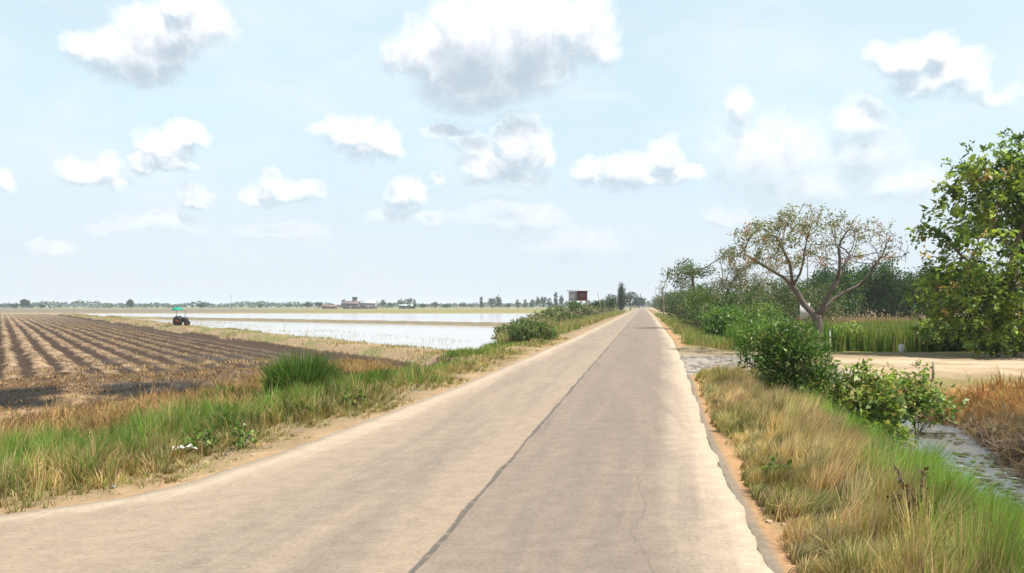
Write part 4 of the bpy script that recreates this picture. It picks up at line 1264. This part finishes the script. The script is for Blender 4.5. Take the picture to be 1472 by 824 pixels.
def house(u0, u1, vt, d, label, wallm, roofm, tower=None, nwin=3, name='house'):
    s = d / F; w = (u1 - u0) * s; cx = ((u0 + u1) / 2 - 736) * s; top = hz(vt, d) + .3
    root = empty(name, (cx, d, -.3)); tag(root, label, name.replace('_', ' '))
    eave = top * .68; dp = min(w * .6, 8)
    mb = MB(); mb.box((0, 0, eave / 2), (w, dp, eave)); gable_ends(mb, (0, 0), w - .06, dp - .06, eave, top - eave); mb.build('wall', wallm, root)
    mb = MB(); gable(mb, (0, 0), w, dp, eave, top - eave); mb.build('roof', roofm, root)
    for i in range(nwin):
        x = (i - (nwin - 1) / 2) * w / nwin
        if i == nwin // 2:
            mb = MB(); mb.box((x, -dp / 2 - .03, 1.05), (1.0, .1, 2.1)); mb.build('door', M_wood, root); continue
        mb = MB(); mb.box((x, -dp / 2 - .03, eave * .55), (1.3, .1, 1.2)); f = mb.build('window', M_wood, root)
        mb = MB(); mb.box((x, -dp / 2 - .09, eave * .55), (1.05, .03, .95)); mb.build('pane', M_pane, f)
    if tower:
        tu, tw, tv = tower; tx = (tu - 736) * s - cx; ht = hz(tv, d) + .3
        mb = MB(); mb.box((tx, .3, ht / 2), (tw * s, tw * s, ht)); mb.build('tower', M_darkwall, root)
        mb = MB(); mb.box((tx, .3, ht + .12), (tw * s + 1.0, tw * s + 1.0, .24)); mb.build('tower_roof', roofm, root)
house(494, 516, 433, 560, 'dark far house with a square tower over the flooded paddy', M_darkwall, plain('brown_roof', (.16, .11, .11), .8), (510, 6, 427.5), 3)
house(519, 541, 432, 570, 'long far shed with a pale roof beside the tower house', plain('shed_wall', (.2, .19, .22), .8), M_tin, None, 5, 'shed')
house(464, 484, 438.5, 565, 'low reddish far shed among the trees before the tower house', M_rust, M_rust, None, 3, 'shed')
house(574, 596, 437.5, 600, 'low far house half hidden under dense trees beyond the rice', M_darkwall, M_tin, None, 3)

# broad-leaved weeds scattered through the verges
wp = bushy('broadleaf_weed', 'low broad-leaved weed growing among the roadside grass', 'weed', (0, 0, 0), [(0, 0, .2, .2, .2, .16), (.08, .05, .3, .12, .12, .12)], 34, 4, .085, [(.1, .18, .03), (.16, .22, .05), (.07, .12, .025)], [1, .7, .5], 1500, group='broad-leaved weeds in the road verge', rbase=.008, elong=1.6, stems=3)
gw = np.random.default_rng(1501)
for i in range(22):
    y = float(np.exp(gw.uniform(math.log(5.6), math.log(17)))); lf = i % 2
    x = float(XL(np.array([y]))[0] - gw.uniform(.7, 2.6)) if lf else float(XR(np.array([y]))[0] + gw.uniform(.4, 1.3))
    o = wp if i == 0 else copy_tree(wp)
    k_ = float(gw.uniform(.6, 1.2) if lf else gw.uniform(.4, .75)); o.scale = (k_, k_, k_); o.rotation_euler = (0, 0, float(gw.uniform(0, 6)))
    o.location = (x, y, float(H(np.array([x]), np.array([y]))[0]))

# litter in the verge grass
def litter(u, v, label, seed, sz):
    p = at(u, v, -.1); p[2] = H(p[:1], p[1:2])[0] + .05
    g = np.random.default_rng(seed); n = 7
    X, Y = np.meshgrid(np.linspace(-1, 1, n), np.linspace(-1, 1, n), indexing='ij')
    Z = np.abs(fbm(X * 1.7 + seed, Y * 1.7, seed) - .5) * 2.2
    r = 1 + .3 * (fbm(X * 3, Y * 3, seed + 5) - .5)
    V = np.c_[(X * r).ravel() * sz, (Y * r).ravel() * sz * .7, Z.ravel() * sz + .05]
    I, J = np.meshgrid(np.arange(n - 1), np.arange(n - 1), indexing='ij'); I = I.ravel(); J = J.ravel()
    o = mesh_np('plastic_bag', V, [np.c_[I * n + J, (I + 1) * n + J, (I + 1) * n + J + 1, I * n + J + 1]], M_plastic)
    o.location = p; o.rotation_euler = (.3, .2, seed); tag(o, label, 'litter')
    so = o.modifiers.new('thick', 'SOLIDIFY'); so.thickness = .004
litter(265, 662, 'crumpled white plastic bag in the sandy gap of the verge grass', 3, .13)
litter(240, 606, 'flattened white plastic scrap among the green verge grass', 5, .12)

# loose stones on the shoulders
g = np.random.default_rng(909)
def rock_proto(i):
    import bmesh
    bm = bmesh.new(); bmesh.ops.create_icosphere(bm, subdivisions=2, radius=1)
    for v in bm.verts:
        k = .75 + .5 * float(vnoise(np.array([v.co.x * 1.3 + i * 9]), np.array([v.co.y * 1.3 + v.co.z * 1.7]), i)[0]); v.co *= k; v.co.z *= .6
    me = bpy.data.meshes.new('stone'); bm.to_mesh(me); bm.free(); me.materials.append(M_conc if i % 2 else plain('sandstone', (.3, .22, .15), .9)); return me
RM = [rock_proto(i) for i in range(3)]
for i in range(26):
    y = float(np.exp(g.uniform(math.log(5.5), math.log(16))))
    left = i % 2
    x = float(XL(np.array([y]))[0] - g.uniform(.2, .8)) if left else float(XR(np.array([y]))[0] + g.uniform(.15, .5))
    o = bpy.data.objects.new('stone', RM[i % 3]); COL.objects.link(o)
    sz = float(g.uniform(.018, .05)); o.scale = (sz, sz, sz); o.rotation_euler = (0, 0, float(g.uniform(0, 6)))
    o.location = (x, y, float(H(np.array([x]), np.array([y]))[0]) + sz * .2)
    tag(o, 'small loose stone on the sandy shoulder of the concrete road', 'stone', 'loose stones on the road shoulder')

# ------------------------------------------------------------------ haze
mh, nt, out = new_mat('haze_air')
pv = N(nt, 'ShaderNodeVolumePrincipled'); pv.inputs['Color'].default_value = (.82, .9, 1, 1); pv.inputs['Density'].default_value = .00026
pv.inputs['Anisotropy'].default_value = .2
nt.links.new(pv.outputs[0], out.inputs['Volume'])
mb = MB(); mb.box((0, 0, 6.5), (7600, 7600, 18.0)); o = mb.build('haze', mh); tag(o, kind='stuff')

# ------------------------------------------------------------------ world: hazy sky with cumulus
SUN_EL, SUN_AZ = math.radians(60), math.radians(115)   # azimuth clockwise from +Y
w = bpy.data.worlds.new('World'); sc.world = w; w.use_nodes = True
nt = w.node_tree; nt.nodes.clear()
wo = N(nt, 'ShaderNodeOutputWorld'); bg = N(nt, 'ShaderNodeBackground'); nt.links.new(bg.outputs[0], wo.inputs[0])
sky = N(nt, 'ShaderNodeTexSky'); sky.sky_type = 'NISHITA'; sky.sun_disc = False
sky.sun_elevation = SUN_EL; sky.sun_rotation = SUN_AZ; sky.air_density = 1.0; sky.dust_density = 1.5; sky.ozone_density = 1.0

clouds = [  # u, v, ru, rv, weight
    (160, 72, 48, 34, 1), (215, 55, 62, 44, 1), (285, 38, 46, 34, .95), (262, 8, 36, 22, 1), (200, 92, 70, 30, 1), (248, 78, 40, 30, 1), (130, 55, 25, 14, .6),
    (618, 72, 52, 42, 1), (690, 50, 85, 56, 1), (770, 40, 72, 46, 1), (842, 44, 50, 42, .95), (690, 112, 92, 44, 1.1), (645, 96, 60, 36, 1.05), (760, 92, 66, 42, 1), (690, 145, 60, 18, .7), (870, 70, 26, 22, .8), (575, 85, 26, 20, .6),
    (702, 232, 42, 24, .9), (745, 208, 40, 36, 1), (725, 252, 60, 18, .9), (650, 187, 36, 11, .75), (680, 205, 30, 14, .7), (775, 215, 20, 30, .8),
    (512, 198, 42, 26, 1), (548, 202, 32, 22, .95), (478, 180, 26, 13, .75), (520, 222, 26, 16, .9),
    (238, 212, 46, 26, 1), (265, 196, 30, 22, 1), (208, 234, 28, 15, .85), (245, 235, 36, 14, .9),
    (125, 244, 38, 20, .95), (152, 236, 20, 16, .9), (165, 262, 24, 9, .6), (277, 284, 22, 20, .9), (285, 276, 12, 10, .9),
    (402, 274, 56, 18, .9), (386, 260, 20, 18, .95), (440, 272, 26, 13, .8), (360, 280, 24, 10, .7),
    (583, 274, 26, 24, .95), (636, 255, 14, 9, .7), (10, 262, 22, 15, .9),
    (905, 246, 46, 26, 1), (955, 225, 30, 28, .95), (848, 240, 24, 18, .8), (985, 250, 26, 14, .8), (930, 262, 60, 14, .8),
    (1300, 84, 48, 28, .95), (1345, 68, 36, 26, 1), (1375, 100, 48, 30, .95), (1402, 122, 34, 24, .8), (1265, 72, 24, 14, .8), (1340, 115, 60, 26, .75), (1440, 140, 36, 12, .5),
    (1110, 225, 100, 50, .58), (1235, 178, 48, 30, .62), (1065, 152, 24, 26, .6), (1160, 262, 70, 34, .5), (1240, 220, 60, 30, .5), (1300, 265, 60, 24, .45),
    (80, 360, 34, 9, .6), (740, 312, 70, 22, .45), (590, 312, 60, 13, .5), (240, 325, 60, 14, .45), (400, 330, 60, 10, .4), (1050, 305, 36, 16, .6), (820, 350, 90, 24, .3), (150, 330, 30, 8, .4)]


def cloud_group():
    ng = bpy.data.node_groups.new('CloudDensity', 'ShaderNodeTree')
    ng.interface.new_socket('P', in_out='INPUT', socket_type='NodeSocketVector')
    ng.interface.new_socket('D', in_out='OUTPUT', socket_type='NodeSocketFloat')
    ng.interface.new_socket('S', in_out='OUTPUT', socket_type='NodeSocketFloat')
    gi = ng.nodes.new('NodeGroupInput'); go = ng.nodes.new('NodeGroupOutput')
    P = gi.outputs[0]
    nz = ng.nodes.new('ShaderNodeTexNoise'); nz.inputs['Scale'].default_value = 15; nz.inputs['Detail'].default_value = 9; nz.inputs['Roughness'].default_value = .66
    ng.links.new(P, nz.inputs['Vector'])
    sb = ng.nodes.new('ShaderNodeVectorMath'); sb.operation = 'SUBTRACT'; ng.links.new(nz.outputs['Color'], sb.inputs[0]); sb.inputs[1].default_value = (.5, .5, .5)
    ma = ng.nodes.new('ShaderNodeVectorMath'); ma.operation = 'MULTIPLY_ADD'; ng.links.new(sb.outputs[0], ma.inputs[0]); ma.inputs[1].default_value = (.075, .06, 0); ng.links.new(P, ma.inputs[2])
    W = ma.outputs[0]
    prev = None
    for (u, v, ru, rv, wt) in clouds:
        az = math.atan((u - 736) / F); el = math.atan((HZ - v) / F * math.cos(az)); ca = math.cos(az)
        rx, ry = ru / F * ca * ca * 1.12, rv / F * ca * 1.15
        m = ng.nodes.new('ShaderNodeVectorMath'); m.operation = 'MULTIPLY_ADD'
        ng.links.new(W, m.inputs[0]); m.inputs[1].default_value = (1 / rx, 1 / ry, 0); m.inputs[2].default_value = (-az / rx, -el / ry, 0)
        dd = ng.nodes.new('ShaderNodeVectorMath'); dd.operation = 'DOT_PRODUCT'; ng.links.new(m.outputs[0], dd.inputs[0]); ng.links.new(m.outputs[0], dd.inputs[1])
        f = math_n(ng, 'MULTIPLY_ADD', dd.outputs['Value'], -wt, wt)
        prev = f if prev is None else math_n(ng, 'SMOOTH_MAX', prev, f, .12)
    nf = ng.nodes.new('ShaderNodeTexNoise'); nf.inputs['Scale'].default_value = 26; nf.inputs['Detail'].default_value = 9; nf.inputs['Roughness'].default_value = .66
    ng.links.new(P, nf.inputs['Vector'])
    r = math_n(ng, 'MULTIPLY_ADD', math_n(ng, 'SUBTRACT', nf.outputs['Fac'], .5), 1.9, prev)
    ng.links.new(r, go.inputs[0]); ng.links.new(prev, go.inputs[1])
    return ng


tc = N(nt, 'ShaderNodeTexCoord'); sx = N(nt, 'ShaderNodeSeparateXYZ'); nt.links.new(tc.outputs['Generated'], sx.inputs[0])
az = math_n(nt, 'ARCTAN2', sx.outputs[0], sx.outputs[1]); el = math_n(nt, 'ARCSINE', sx.outputs[2])
cp = N(nt, 'ShaderNodeCombineXYZ'); nt.links.new(az, cp.inputs[0]); nt.links.new(el, cp.inputs[1])
ng = cloud_group()
g1 = N(nt, 'ShaderNodeGroup'); g1.node_tree = ng; nt.links.new(cp.outputs[0], g1.inputs[0])
off = N(nt, 'ShaderNodeVectorMath', operation='ADD'); nt.links.new(cp.outputs[0], off.inputs[0]); off.inputs[1].default_value = (.004, .021, 0)
g2 = N(nt, 'ShaderNodeGroup'); g2.node_tree = ng; nt.links.new(off.outputs[0], g2.inputs[0])
D1, S1, S2 = g1.outputs[0], g1.outputs[1], g2.outputs[1]
off3 = N(nt, 'ShaderNodeVectorMath', operation='ADD'); nt.links.new(cp.outputs[0], off3.inputs[0]); off3.inputs[1].default_value = (.012, .054, 0)
g3 = N(nt, 'ShaderNodeGroup'); g3.node_tree = ng; nt.links.new(off3.outputs[0], g3.inputs[0])
rise = math_n(nt, 'SUBTRACT', S2, S1)      # cloud thickens upward: we look at its shaded base
tex = math_n(nt, 'MULTIPLY', math_n(nt, 'SUBTRACT', D1, S1), .3)
sh_a = ramp(nt, math_n(nt, 'ADD', rise, tex), -.3, .46)
sh_b = math_n(nt, 'MULTIPLY', ramp(nt, math_n(nt, 'ADD', g3.outputs[1], math_n(nt, 'MULTIPLY', tex, 1.8)), -.1, 1.15), ramp(nt, S1, .1, .6))
shade = math_n(nt, 'MAXIMUM', sh_a, sh_b)
top_a = ramp(nt, D1, -.28, .78)
base_a = ramp(nt, math_n(nt, 'MULTIPLY_ADD', D1, .5, math_n(nt, 'MULTIPLY', S1, .5)), -.25, .95)
alpha = math_n(nt, 'ADD', math_n(nt, 'MULTIPLY', top_a, math_n(nt, 'SUBTRACT', 1.0, shade)), math_n(nt, 'MULTIPLY', base_a, shade))
SK = N(nt, 'ShaderNodeVectorMath', operation='SCALE'); nt.links.new(sky.outputs[0], SK.inputs[0]); SK.inputs['Scale'].default_value = .085
# thin white veil of high haze, denser towards the horizon
veil_n = noise_n(nt, tc.outputs['Generated'], 2.2, 5, .55)
vf = math_n(nt, 'MULTIPLY_ADD', veil_n, .3, math_n(nt, 'MULTIPLY_ADD', ramp(nt, el, .5, .0), .1, .66))
c = mixc(nt, vf, SK.outputs[0], (.53, .665, .725))
wv = N(nt, 'ShaderNodeVectorMath', operation='MULTIPLY'); nt.links.new(cp.outputs[0], wv.inputs[0]); wv.inputs[1].default_value = (1.0, 2.2, 1)
wisp = math_n(nt, 'MULTIPLY', ramp(nt, noise_n(nt, wv.outputs[0], 4.5, 8, .62, .4), .42, .74), ramp(nt, el, .62, .2))
c = mixc(nt, math_n(nt, 'MULTIPLY', wisp, .5), c, (.67, .69, .71))
hzn = ramp(nt, el, .26, .0)
c = mixc(nt, math_n(nt, 'MULTIPLY', hzn, .8), c, (.535, .57, .615))
puff = mixc(nt, ramp(nt, tex, -.02, .13), (.76, .765, .775), (.60, .64, .68))
lit = mixc(nt, shade, puff, (.375, .44, .505))
c = mixc(nt, math_n(nt, 'MULTIPLY', alpha, math_n(nt, 'MULTIPLY_ADD', hzn, -.45, .96)), c, lit)
nt.links.new(c, bg.inputs[0]); bg.inputs[1].default_value = .77

sun = bpy.data.lights.new('sun', 'SUN'); sun.energy = 4.6; sun.angle = math.radians(.5); sun.color = (1, .95, .87)
so = bpy.data.objects.new('sun', sun); COL.objects.link(so)
S = Vector((math.sin(SUN_AZ) * math.cos(SUN_EL), math.cos(SUN_AZ) * math.cos(SUN_EL), math.sin(SUN_EL)))
so.rotation_euler = S.to_track_quat('Z', 'Y').to_euler(); so.location = (0, 0, 12)

cam = bpy.data.cameras.new('camera'); co = bpy.data.objects.new('camera', cam); COL.objects.link(co); sc.camera = co
co.location = (0, 0, EYE); co.rotation_euler = (math.radians(90), 0, 0)
cam.sensor_width = 36; cam.lens = 36 * F / 1472; cam.shift_y = (HZ - 412) / 1472; cam.clip_start = .05; cam.clip_end = 20000

sc.view_settings.view_transform = 'Standard'; sc.view_settings.look = 'None'; sc.view_settings.gamma = 1; sc.view_settings.exposure = .95
sc.view_settings.use_curve_mapping = False
sc.cycles.use_denoising = True
sc.cycles.max_bounces = 6; sc.cycles.transparent_max_bounces = 6; sc.cycles.volume_bounces = 1
